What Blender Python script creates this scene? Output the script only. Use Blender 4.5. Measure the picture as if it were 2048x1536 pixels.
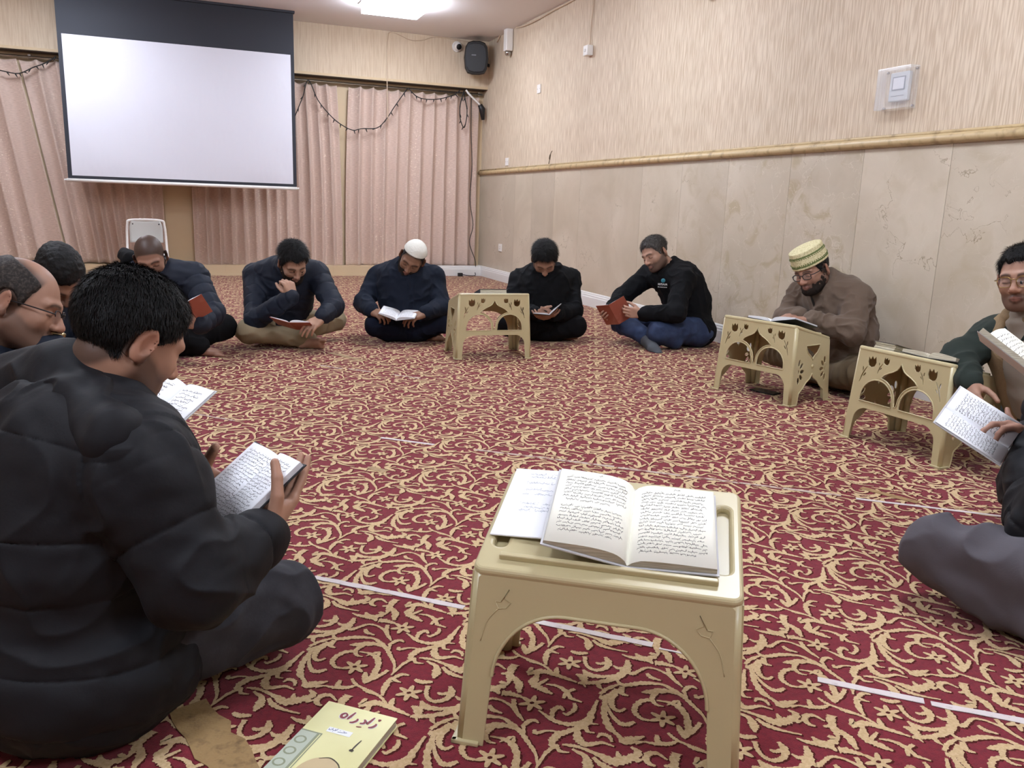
import bpy, math, random
import numpy as np
from mathutils import Vector, Matrix

for o in list(bpy.data.objects):
    bpy.data.objects.remove(o)
SC = bpy.context.scene
COL = SC.collection

# ------------------------------------------------------------------ camera, light, exposure
CAM_H, FPX, YAW, PITCH, ROLL = 0.9, 1640.4, 0.37144, -0.21394, 0.0342
XR, YB, HC, ZD = 3.473, 10.08, 2.84, 1.28
_cy, _sy = math.cos(YAW), math.sin(YAW)
CF = np.array([_sy*math.cos(PITCH), _cy*math.cos(PITCH), math.sin(PITCH)])
_r = np.array([_cy, -_sy, 0.0]); _u = np.cross(_r, CF)
CR = math.cos(ROLL)*_r + math.sin(ROLL)*_u
CU = -math.sin(ROLL)*_r + math.cos(ROLL)*_u
CP = np.array([0, 0, CAM_H])
cam = bpy.data.cameras.new('camera'); camo = bpy.data.objects.new('camera', cam); COL.objects.link(camo)
cam.sensor_width = 36; cam.lens = FPX*36/2048; cam.clip_start = 0.05
camo.matrix_world = Matrix(((CR[0], CU[0], -CF[0], 0), (CR[1], CU[1], -CF[1], 0), (CR[2], CU[2], -CF[2], CAM_H), (0, 0, 0, 1)))
SC.camera = camo
W = bpy.data.worlds.new('world'); SC.world = W; W.use_nodes = True
W.node_tree.nodes['Background'].inputs[0].default_value = (0.9, 0.93, 1, 1)
W.node_tree.nodes['Background'].inputs[1].default_value = 0.0
SC.view_settings.view_transform = 'Standard'; SC.view_settings.look = 'None'
SC.view_settings.gamma = 1; SC.view_settings.exposure = 0.60
SC.view_settings.use_curve_mapping = False
PANEL_POWER = 30.0
PANELS = [(1.97, 8.58), (1.95, 5.6), (1.95, 2.2), (-1.2, 8.5), (-1.2, 4.2), (-1.2, 0.6), (1.95, -1.2)]

# ------------------------------------------------------------------ measuring helpers
def ray(u, v): return CF + (u-1024)/FPX*CR - (v-768)/FPX*CU
def at(u, v, d): return CP + ray(u, v)*d
def fl(u, v, z=0.0):
    d = ray(u, v); return CP + d*((z-CAM_H)/d[2])
def wallx(u, v, x=XR):
    d = ray(u, v); return CP + d*(x/d[0])
def wally(u, v, y=YB):
    d = ray(u, v); return CP + d*(y/d[1])
def dep(p): return float((np.asarray(p)-CP) @ CF)
def vd(r, u, t): return r*CR + u*CU - t*CF
def nz(v):
    v = np.asarray(v, float); return v/np.linalg.norm(v)

# ------------------------------------------------------------------ object helpers
def lin(c):
    if isinstance(c, str):
        c = [int(c[i:i+2], 16)/255 for i in (0, 2, 4)]
    return tuple(x/12.92 if x <= 0.04045 else ((x+0.055)/1.055)**2.4 for x in c)
def props(o, label=None, cat=None, group=None, kind=None):
    if label: o['label'] = label
    if cat: o['category'] = cat
    if group: o['group'] = group
    if kind: o['kind'] = kind
    return o
def empty(name, loc, label, cat, group=None):
    o = bpy.data.objects.new(name, None); COL.objects.link(o); o.location = Vector(loc); o.empty_display_size = 0.05
    return props(o, label, cat, group)
def link(name, me, mats, parent=None, loc=None):
    """link a mesh whose coordinates are world coordinates (loc moves the origin)"""
    o = bpy.data.objects.new(name, me)
    for m in (mats if isinstance(mats, (list, tuple)) else [mats]): me.materials.append(m)
    COL.objects.link(o)
    if parent is not None:
        o.parent = parent
        p = parent; off = Vector((0, 0, 0))
        while p is not None: off += p.location; p = p.parent
        me.transform(Matrix.Translation(-off))
    elif loc is not None:
        me.transform(Matrix.Translation(-Vector(loc))); o.location = Vector(loc)
    return o
def mesh_np(name, V, Q, smooth=True, T=None, mi=None):
    me = bpy.data.meshes.new(name)
    V = np.asarray(V, np.float32)
    Q = np.asarray(Q, np.int32).reshape(-1, 4) if len(Q) else np.zeros((0, 4), np.int32)
    T = np.asarray(T, np.int32).reshape(-1, 3) if T is not None and len(T) else np.zeros((0, 3), np.int32)
    me.vertices.add(len(V)); me.vertices.foreach_set('co', V.ravel())
    me.loops.add(Q.size+T.size); me.loops.foreach_set('vertex_index', np.concatenate([Q.ravel(), T.ravel()]))
    n = len(Q)+len(T); me.polygons.add(n)
    st = np.concatenate([np.arange(len(Q))*4, Q.size+np.arange(len(T))*3]).astype(np.int32)
    me.polygons.foreach_set('loop_start', st)
    me.polygons.foreach_set('use_smooth', np.full(n, smooth, bool))
    if mi is not None: me.polygons.foreach_set('material_index', np.asarray(mi, np.int32))
    me.update(calc_edges=True); return me

class MB:
    """collects simple solids into one mesh"""
    def __init__(s): s.V = []; s.F = []; s.mi = []; s.sm = []; s.m = 0; s.smooth = False
    def add(s, V, F):
        b = len(s.V); s.V += [tuple(map(float, v)) for v in V]
        for f in F: s.F.append([b+i for i in f]); s.mi.append(s.m); s.sm.append(s.smooth)
    def box(s, c, half, ax=None, bev=0.0):
        A = np.eye(3) if ax is None else np.asarray(ax, float)
        c = np.asarray(c, float); h = np.asarray(half, float)
        if bev <= 0:
            P = [c + (sx*h[0])*A[0] + (sy*h[1])*A[1] + (sz*h[2])*A[2] for sz in (-1, 1) for sy in (-1, 1) for sx in (-1, 1)]
            s.add(P, [(0, 2, 3, 1), (4, 5, 7, 6), (0, 1, 5, 4), (2, 6, 7, 3), (0, 4, 6, 2), (1, 3, 7, 5)]); return
        n = 3; sec = []
        for qx, qy, a0 in ((1, 1, 0), (-1, 1, 90), (-1, -1, 180), (1, -1, 270)):
            for i in range(n+1):
                a = math.radians(a0+90*i/n); sec.append((qx*(h[0]-bev)+bev*math.cos(a), qy*(h[1]-bev)+bev*math.sin(a)))
        lv = [(-h[2], bev), (-h[2]+bev*.3, bev*.3), (-h[2]+bev, 0), (h[2]-bev, 0), (h[2]-bev*.3, bev*.3), (h[2], bev)]
        P = []; m = len(sec)
        for z, ins in lv:
            for x, y in sec:
                k = math.hypot(x, y)
                P.append(c + (x-math.copysign(min(ins, abs(x)), x))*A[0] + (y-math.copysign(min(ins, abs(y)), y))*A[1] + z*A[2])
        F = [tuple(range(m))[::-1], tuple(range(5*m, 6*m))]
        for l in range(5):
            for i in range(m): F.append((l*m+i, l*m+(i+1) % m, (l+1)*m+(i+1) % m, (l+1)*m+i))
        o = s.smooth; s.add(P, F); s.smooth = o
    def tube(s, pts, r, n=8, cap=True, flat=None):
        pts = [np.asarray(p, float) for p in pts]; rr = r if isinstance(r, (list, tuple)) else [r]*len(pts)
        P = []; up = None
        for i, p in enumerate(pts):
            d = nz(pts[min(i+1, len(pts)-1)]-pts[max(i-1, 0)])
            if up is None: up = np.array([0, 0, 1.0]) if abs(d[2]) < .9 else np.array([1.0, 0, 0])
            x = nz(np.cross(d, up)); up = nz(np.cross(x, d))
            for k in range(n):
                a = 2*math.pi*k/n; P.append(p + rr[i]*(math.cos(a)*x + math.sin(a)*up*(flat or 1)))
        F = [(i*n+k, i*n+(k+1) % n, (i+1)*n+(k+1) % n, (i+1)*n+k) for i in range(len(pts)-1) for k in range(n)]
        if cap: F += [tuple(range(n))[::-1], tuple(range((len(pts)-1)*n, len(pts)*n))]
        o = s.smooth; s.smooth = True; s.add(P, F); s.smooth = o
    def lathe(s, c, axis, prof, n=24):
        ax = nz(axis); x = nz(np.cross(ax, [0.3, 0.9, 0.2])); y = np.cross(ax, x); P = []
        for r, z in prof:
            for k in range(n):
                a = 2*math.pi*k/n; P.append(np.asarray(c)+ax*z+r*(math.cos(a)*x+math.sin(a)*y))
        F = [(i*n+k, i*n+(k+1) % n, (i+1)*n+(k+1) % n, (i+1)*n+k) for i in range(len(prof)-1) for k in range(n)]
        F += [tuple(range(n))[::-1], tuple(range((len(prof)-1)*n, len(prof)*n))]
        o = s.smooth; s.smooth = True; s.add(P, F); s.smooth = o
    def build(s, name, mats, parent=None, loc=None):
        me = bpy.data.meshes.new(name); me.from_pydata(s.V, [], s.F)
        me.polygons.foreach_set('material_index', s.mi); me.polygons.foreach_set('use_smooth', s.sm); me.update()
        return link(name, me, mats, parent, loc)

def spline(P, n):
    P = np.asarray(P, float); out = []
    E = np.vstack([2*P[0]-P[1], P, 2*P[-1]-P[-2]])
    for i in range(1, len(E)-2):
        p0, p1, p2, p3 = E[i-1:i+3]
        for k in range(n):
            t = k/n; out.append(.5*(2*p1+(p2-p0)*t+(2*p0-5*p1+4*p2-p3)*t*t+(3*p1-p0-3*p2+p3)*t**3))
    out.append(P[-1]); return np.array(out)

# ------------------------------------------------------------------ materials
def mat(name, color, rough=0.6, bump=None, var=None, metal=0.0, spec=0.5, sheen=0.0, attr=None, emit=None, trans=0.0, coord='Object', alpha=None):
    """bump=(scale xyz or s, strength, distance)   var=(scale, other colour, low, high)"""
    m = bpy.data.materials.new(name); m.use_nodes = True; nt = m.node_tree; N = nt.nodes; L = nt.links
    b = N['Principled BSDF']; b.inputs['Base Color'].default_value = (*lin(color), 1)
    b.inputs['Roughness'].default_value = rough; b.inputs['Metallic'].default_value = metal
    b.inputs['Specular IOR Level'].default_value = spec; b.inputs['Transmission Weight'].default_value = trans
    if sheen: b.inputs['Sheen Weight'].default_value = sheen
    if emit: b.inputs['Emission Color'].default_value = (*lin(color), 1); b.inputs['Emission Strength'].default_value = emit
    if alpha is not None: b.inputs['Alpha'].default_value = alpha
    tc = N.new('ShaderNodeTexCoord')
    def noise(sc, det=3, rough_=.6):
        mp = N.new('ShaderNodeMapping'); mp.inputs['Scale'].default_value = sc if isinstance(sc, tuple) else (sc,)*3
        L.new(tc.outputs[coord], mp.inputs[0]); t = N.new('ShaderNodeTexNoise'); t.inputs['Scale'].default_value = 1
        t.inputs['Detail'].default_value = det; t.inputs['Roughness'].default_value = rough_; L.new(mp.outputs[0], t.inputs['Vector']); return t
    src = None
    if attr:
        a = N.new('ShaderNodeAttribute'); a.attribute_name = attr; src = a.outputs['Color']
        L.new(src, b.inputs['Base Color'])
    if var:
        t = noise(var[0]); r = N.new('ShaderNodeMapRange'); r.inputs[1].default_value = var[2]; r.inputs[2].default_value = var[3]
        L.new(t.outputs['Fac'], r.inputs[0]); mx = N.new('ShaderNodeMix'); mx.data_type = 'RGBA'
        mx.inputs[6].default_value = (*lin(color), 1); mx.inputs[7].default_value = (*lin(var[1]), 1)
        if src: L.new(src, mx.inputs[6])
        L.new(r.outputs[0], mx.inputs[0]); L.new(mx.outputs[2], b.inputs['Base Color'])
    if bump:
        t = noise(bump[0]); bp = N.new('ShaderNodeBump'); bp.inputs['Strength'].default_value = bump[1]; bp.inputs['Distance'].default_value = bump[2]
        L.new(t.outputs['Fac'], bp.inputs['Height']); L.new(bp.outputs[0], b.inputs['Normal'])
    m['n'] = 1
    return m
# ------------------------------------------------------------------ room materials
M = {}
M['ceiling'] = mat('ceiling_paint', 'E2DFDF', .9, bump=(60, .08, .002))
M['wallpaper'] = mat('wallpaper_plain', 'D3C2AA', .85, bump=((70, 120, 5), .3, .003), var=((60, 60, 4), 'C6B299', .4, .65))
M['paint'] = mat('cream_panel', 'CDB795', .6)
M['white'] = mat('white_paint', 'DAD9D6', .45)
M['whiteplastic'] = mat('white_plastic', 'E6E4E0', .35)
M['trimrail'] = mat('rail_stone', 'C2AB82', .4, var=(14, '8E7856', .5, .75), bump=(30, .2, .003))
M['black'] = mat('black_plastic', '17181B', .5)
M['blackcable'] = mat('black_cable', '201E1D', .6)
M['palecable'] = mat('pale_cable', 'C9B49C', .6)
M['chrome'] = mat('chrome', 'B9B9B7', .2, metal=1.0)
M['soffitshade'] = mat('recess_shade_paint', '4A4038', .8)  # sheet under the soffit, recess shade put into its colour

def wall_material():
    """ribbed vinyl paper: vertical ragged dashes"""
    m = bpy.data.materials.new('ribbed_wallpaper'); m.use_nodes = True; nt = m.node_tree; N = nt.nodes; L = nt.links; b = N['Principled BSDF']
    b.inputs['Roughness'].default_value = .7
    tc = N.new('ShaderNodeTexCoord')
    def nt_(sc, d):
        mp = N.new('ShaderNodeMapping'); mp.inputs['Scale'].default_value = sc; L.new(tc.outputs['Object'], mp.inputs[0])
        t = N.new('ShaderNodeTexNoise'); t.inputs['Scale'].default_value = 1; t.inputs['Detail'].default_value = d; L.new(mp.outputs[0], t.inputs['Vector']); return t
    a = nt_((40, 95, 6.5), 2); c = nt_((1.2, 1.2, .8), 2)
    r = N.new('ShaderNodeValToRGB'); r.color_ramp.elements[0].position = .40; r.color_ramp.elements[0].color = (*lin('C3AF97'), 1)
    r.color_ramp.elements[1].position = .60; r.color_ramp.elements[1].color = (*lin('DACAB4'), 1); L.new(a.outputs['Fac'], r.inputs[0])
    mx = N.new('ShaderNodeMix'); mx.data_type = 'RGBA'; mx.blend_type = 'MULTIPLY'; mx.inputs[0].default_value = .25
    r2 = N.new('ShaderNodeValToRGB'); r2.color_ramp.elements[0].color = (.75, .75, .72, 1); r2.color_ramp.elements[0].position = .35; r2.color_ramp.elements[1].position = .6; L.new(c.outputs['Fac'], r2.inputs[0])
    L.new(r.outputs[0], mx.inputs[6]); L.new(r2.outputs[0], mx.inputs[7]); L.new(mx.outputs[2], b.inputs['Base Color'])
    bp = N.new('ShaderNodeBump'); bp.inputs['Strength'].default_value = .55; bp.inputs['Distance'].default_value = .004
    L.new(r.outputs[0], bp.inputs['Height']); L.new(bp.outputs[0], b.inputs['Normal']); return m
M['ribbed'] = wall_material()

def marble_material():
    m = bpy.data.materials.new('beige_marble'); m.use_nodes = True; nt = m.node_tree; N = nt.nodes; L = nt.links; b = N['Principled BSDF']
    b.inputs['Roughness'].default_value = .33
    tc = N.new('ShaderNodeTexCoord'); at_ = N.new('ShaderNodeAttribute'); at_.attribute_name = 'slab'
    sep = N.new('ShaderNodeSeparateColor'); L.new(at_.outputs['Color'], sep.inputs[0])
    off = N.new('ShaderNodeVectorMath'); off.operation = 'MULTIPLY_ADD'; off.inputs[1].default_value = (0, 9, 17)
    cmb = N.new('ShaderNodeCombineXYZ'); [L.new(sep.outputs[0], cmb.inputs[i]) for i in range(3)]
    L.new(cmb.outputs[0], off.inputs[0]); L.new(tc.outputs['Object'], off.inputs[2])
    def noise(sc, d, dist=0.0):
        t = N.new('ShaderNodeTexNoise'); t.inputs['Scale'].default_value = sc; t.inputs['Detail'].default_value = d; t.inputs['Distortion'].default_value = dist
        L.new(off.outputs[0], t.inputs['Vector']); return t
    n1 = noise(2.2, 5, .6); n2 = noise(5.5, 6, 1.2); n3 = noise(40, 3)
    r1 = N.new('ShaderNodeValToRGB'); e = r1.color_ramp.elements; e[0].position = .3; e[0].color = (*lin('B9AC98'), 1); e[1].position = .7; e[1].color = (*lin('CDC1AF'), 1)
    L.new(n1.outputs['Fac'], r1.inputs[0])
    # brecciated patches
    r2 = N.new('ShaderNodeMapRange'); r2.inputs[1].default_value = .52; r2.inputs[2].default_value = .66; L.new(n2.outputs['Fac'], r2.inputs[0])
    k = N.new('ShaderNodeMath'); k.operation = 'MULTIPLY'; L.new(r2.outputs[0], k.inputs[0]); L.new(sep.outputs[1], k.inputs[1])
    mx = N.new('ShaderNodeMix'); mx.data_type = 'RGBA'; L.new(k.outputs[0], mx.inputs[0]); L.new(r1.outputs[0], mx.inputs[6]); mx.inputs[7].default_value = (*lin('AE9E80'), 1)
    # fine veins
    v = N.new('ShaderNodeTexVoronoi'); v.feature = 'DISTANCE_TO_EDGE'; v.inputs['Scale'].default_value = 4.5
    wa = N.new('ShaderNodeVectorMath'); wa.operation = 'MULTIPLY_ADD'; wa.inputs[1].default_value = (.35, .35, .35); L.new(n2.outputs['Color'], wa.inputs[0]); L.new(off.outputs[0], wa.inputs[2]); L.new(wa.outputs[0], v.inputs['Vector'])
    r3 = N.new('ShaderNodeMapRange'); r3.inputs[1].default_value = .012; r3.inputs[2].default_value = .0; L.new(v.outputs['Distance'], r3.inputs[0])
    k2 = N.new('ShaderNodeMath'); k2.operation = 'MULTIPLY'; L.new(r3.outputs[0], k2.inputs[0]); L.new(sep.outputs[2], k2.inputs[1])
    mx2 = N.new('ShaderNodeMix'); mx2.data_type = 'RGBA'; L.new(k2.outputs[0], mx2.inputs[0]); L.new(mx.outputs[2], mx2.inputs[6]); mx2.inputs[7].default_value = (*lin('DDD3C4'), 1)
    # dark hair cracks
    v2 = N.new('ShaderNodeTexVoronoi'); v2.feature = 'DISTANCE_TO_EDGE'; v2.inputs['Scale'].default_value = 2.1; L.new(wa.outputs[0], v2.inputs['Vector'])
    r4 = N.new('ShaderNodeMapRange'); r4.inputs[1].default_value = .006; r4.inputs[2].default_value = .0; L.new(v2.outputs['Distance'], r4.inputs[0])
    r5 = N.new('ShaderNodeMapRange'); r5.inputs[1].default_value = .5; r5.inputs[2].default_value = .62; L.new(n1.outputs['Fac'], r5.inputs[0])
    k3 = N.new('ShaderNodeMath'); k3.operation = 'MULTIPLY'; L.new(r4.outputs[0], k3.inputs[0]); L.new(r5.outputs[0], k3.inputs[1])
    mx3 = N.new('ShaderNodeMix'); mx3.data_type = 'RGBA'; L.new(k3.outputs[0], mx3.inputs[0]); L.new(mx2.outputs[2], mx3.inputs[6]); mx3.inputs[7].default_value = (*lin('8B7A60'), 1)
    mul = N.new('ShaderNodeMix'); mul.data_type = 'RGBA'; mul.blend_type = 'MULTIPLY'; mul.inputs[0].default_value = 1
    at2 = N.new('ShaderNodeAttribute'); at2.attribute_name = 'tone'; L.new(mx3.outputs[2], mul.inputs[6]); L.new(at2.outputs['Color'], mul.inputs[7]); L.new(mul.outputs[2], b.inputs['Base Color'])
    bp = N.new('ShaderNodeBump'); bp.inputs['Strength'].default_value = .06; bp.inputs['Distance'].default_value = .002; L.new(n3.outputs['Fac'], bp.inputs['Height']); L.new(bp.outputs[0], b.inputs['Normal'])
    return m

# ------------------------------------------------------------------ room shell
X0, Y0 = -4.3, -3.2
def slab(name, c, half, m, kind='structure'):
    b = MB(); b.box(c, half); return props(b.build(name, m), kind=kind)
slab('ceiling', ((X0+XR)/2, (Y0+YB)/2, HC+.05), ((XR-X0)/2+.2, (YB-Y0)/2+.3, .05), M['ceiling'])
slab('wall_right', (XR+.06, (Y0+YB)/2, HC/2), (.06, (YB-Y0)/2+.3, HC/2), M['ribbed'])
slab('wall_left', (X0-.06, (Y0+YB)/2, HC/2), (.06, (YB-Y0)/2+.3, HC/2), M['wallpaper'])
slab('wall_front', ((X0+XR)/2, Y0-.06, HC/2), ((XR-X0)/2, .06, HC/2), M['wallpaper'])
b = MB(); b.box(((X0+XR)/2, YB+.11, (2.29+HC)/2), ((XR-X0)/2, .11, (HC-2.29)/2))
b.m = 1; b.box(((X0+XR)/2, YB+.2, 2.29/2), ((XR-X0)/2, .02, 2.29/2)); b.m = 2; b.box(((X0+XR)/2, YB+.1, 2.285), ((XR-X0)/2, .095, .004))
props(b.build('wall_back', [M['wallpaper'], M['paint'], M['soffitshade']]), kind='structure')
slab('trim_1', ((X0+XR)/2, YB+.004, 2.30), ((XR-X0)/2-.001, .006, .014), M['paint'])

# marble cladding with its slabs
M['marble'] = marble_material()
cuts = [YB+.2, 9.0, 8.475, 7.882, 7.278, 6.104, 5.505, 4.919, 4.276, 3.677, 3.102, 2.5, 1.9, 1.2, .5, -.3, -1.2, -2.2, Y0]
vein = [0, .05, .1, .05, .1, .2, .4, .75, .8, .25, .3, .4, .3, .3, .3, .3, .3, .3]
tone = [.90, .97, .88, 1.0, .96, .98, .97, 1.0, .98, 1.03, 1.0, 1.03, 1, 1, 1, 1, 1, 1]
V = []; Q = []; SL = []; TN = []
for i in range(len(cuts)-1):
    y1, y0 = cuts[i]-.0012, cuts[i+1]+.0012; xf = XR-.012; z0, z1 = 0.0, ZD
    bV = [(xf, y0, z0), (xf, y1, z0), (xf, y1, z1), (xf, y0, z1), (XR, y0, z0), (XR, y1, z0), (XR, y1, z1), (XR, y0, z1)]
    o = len(V); V += bV; Q += [[o+0, o+3, o+2, o+1], [o+3, o+7, o+6, o+2], [o+0, o+4, o+7, o+3], [o+1, o+2, o+6, o+5]]
    SL += [((i*.618) % 1, vein[i], vein[i]*.8, 1)]*8; TN += [(tone[i], tone[i], tone[i]*.99, 1)]*8
me = mesh_np('trim_2', V, Q, smooth=False)
for nm, dat in (('slab', SL), ('tone', TN)):
    a = me.attributes.new(nm, 'FLOAT_COLOR', 'POINT'); a.data.foreach_set('color', np.array(dat, np.float32).ravel())
props(link('trim_2', me, M['marble']), kind='structure')
b = MB(); b.tube([(XR-.02, y, ZD+.012) for y in np.linspace(Y0, YB+.2, 40)], .026, n=12)
b.smooth = True; b.tube([(XR-.013, y, ZD+.043) for y in (Y0, YB+.2)], .010, n=8)
props(b.build('trim_3', M['trimrail']), kind='structure')

def profile_strip(name, p0, p1, nrm, prof, m):
    p0 = np.asarray(p0, float); p1 = np.asarray(p1, float); n = np.asarray(nrm, float); b = MB()
    P = [p + n*a + np.array([0, 0, z]) for p in (p0, p1) for a, z in prof]; k = len(prof)
    F = [(i, i+1, k+i+1, k+i) for i in range(k-1)] + [tuple(range(k)), tuple(range(k, 2*k))[::-1]]
    b.add(P, F); return props(b.build(name, m), kind='structure')
SK = [(0, 0), (.018, 0), (.018, .085), (.014, .092), (.014, .105), (.009, .112), (.009, .120), (.005, .128), (0, .13)]
profile_strip('baseboard_right', (XR-.012, Y0, 0), (XR-.012, YB+.18, 0), (-1, 0, 0), SK, M['white'])
profile_strip('baseboard_left', (X0, Y0, 0), (X0, YB, 0), (1, 0, 0), SK, M['white'])
profile_strip('baseboard_back', (2.72, YB+.02, 0), (XR-.03, YB+.02, 0), (0, -1, 0), SK, M['white'])
b = MB(); b.box(((X0+2.72)/2, YB+.07, .06), ((2.72-X0)/2, .07, .06))
for x in np.arange(-4, 2.7, .62): b.box((x, YB-.002, .06), (.012, .004, .06))
b.box(((X0+2.72)/2, YB-.003, .012), ((2.72-X0)/2, .008, .012))
props(b.build('trim_4', M['paint']), kind='structure')

# ------------------------------------------------------------------ carpet: woven scroll ornament
STROKES = [
[6,57,7,-13,57,9,-34,43,9,-41,25,8,-37,8,6,-22,-2,4],
[-23,137,4,-18,115,9,19,110,10,53,95,6,64,74,8,72,46,8,74,16,7,74,-16,5,67,-44,3],
[3,83,3,21,79,13,51,72,11,70,53,4],
[27,73,9,11,57,8,10,39,6,20,30,2],
[17,51,3,37,36,6,46,15,10,42,-13,9,29,-39,11,10,-63,4],
[58,-34,6,31,-51,7,4,-64,4],
[14,-27,4,11,-45,11,6,-62,6],
[27,31,2,53,36,7,46,15,4],
[-76,102,6,-51,115,8,-25,120,4],
[-36,106,11,-63,81,12,-72,55,8,-66,43,7,-51,46,4],
[-81,95,8,-71,88,13,-48,97,10],
[-76,81,8,-97,43,10,-106,8,11,-102,-19,6,-99,-38,13,-84,-47,4],
[-80,66,3,-85,35,6,-83,12,8,-72,3,9,-55,5,5],
[-95,-32,10,-76,-37,9,-59,-37,3],
[-84,-47,10,-67,-50,4,-51,-61,7,-28,-68,8,-8,-66,4],
[-36,-40,5,-44,-56,9,-36,-66,4],
[-24,111,8,-35,93,9,-27,80,3],
[-14,-41,5,-12,-59,6,-2,-77,5,8,-94,9,20,-108,6,27,-124,5,31,-146,4],
[72,-83,2,63,-73,7,56,-67,9,39,-90,9,29,-115,4],
[56,-67,8,78,-57,8,93,-64,3],
[-1,-114,5,-10,-129,12,15,-134,12,30,-150,8,44,-166,8,62,-190,4],
[-19,-136,4,1,-131,9,18,-136,5],
[48,-129,3,40,-142,9,38,-155,4],
[118,-109,8,109,-130,7,108,-151,7,119,-163,8,140,-161,10,155,-142,11,158,-124,6],
[129,-137,4,136,-144,7,153,-143,6],
[158,-158,3,163,-170,7,176,-173,6],
[196,-148,6,183,-172,13,161,-191,14,128,-202,12,103,-202,9,78,-198,8,63,-192,5],
[73,-163,4,81,-177,15,78,-194,8],
[93,-153,4,96,-172,13,118,-187,8,150,-191,6],
[73,-189,8,71,-210,2],
[100,-204,8,97,-216,7,99,-227,2],
[121,215,4,123,189,13,113,156,6],
[81,166,13,93,160,13,111,143,6,119,128,4],
[95,141,7,87,111,8,88,73,3],
[174,207,5,152,181,15,153,165,13,162,148,11,171,133,4],
[184,183,4,158,171,8],
[172,167,3,191,154,7,200,131,8,199,110,7,213,92,3],
[219,135,6,199,129,7,185,114,4],
[12,162,6,16,145,9,33,149,7,55,155,6,73,143,5,84,118,5,86,93,6,88,73,3],
[46,137,6,47,121,9,60,106,3],
[126,94,4,132,79,5,138,63,9,145,52,8,161,39,9,180,37,8,202,43,6],
[198,94,5,192,78,7,172,66,6,165,73,3],
[138,63,5,153,86,9,168,90,8,170,78,4],
[244,89,4,219,60,8,193,33,14,162,22,10,133,18,12,114,4,11,108,-15,6],
[193,33,8,212,22,2],
[186,26,9,185,10,6,195,2,2],
[98,44,5,96,34,7,117,34,4,138,23,4],
[80,58,6,95,68,8,107,69,7,112,59,3],
[83,61,6,75,37,4],
[117,-5,7,116,-23,6,130,-32,2],
[109,-11,7,88,-24,6,59,-53,3],
[168,19,8,160,-3,13,167,-22,10,194,-26,6,210,-42,3],
[212,-30,4,214,-14,7,204,-5,7,193,-11,3],
[127,-9,4,145,-19,7,159,-33,6,177,-56,10,192,-77,17,221,-78,15,242,-69,10,237,-52,4],
[209,-55,3,205,-69,9,206,-81,8],
[139,-25,4,151,-52,9,144,-73,14,135,-89,4],
[100,-81,5,108,-93,10,130,-100,6],
[163,-56,6,170,-81,9,190,-104,5,211,-121,3],
[225,-87,8,242,-87,3],
[-54,-105,3,-62,-85,7,-76,-81,10,-87,-90,9,-88,-104,8,-81,-112,3],
[-30,-94,15,-45,-111,11,-56,-134,11,-67,-154,4],
[-68,-117,4,-53,-120,9],
[-138,-129,3,-124,-146,8,-105,-157,13,-96,-168,11,-95,-181,3],
[-109,-134,4,-107,-148,10,-97,-158,12],
[-79,-141,6,-75,-153,13,-95,-162,10]]
BLOOMS = [[-2, -3], [123, 118], [78, -122]]

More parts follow.
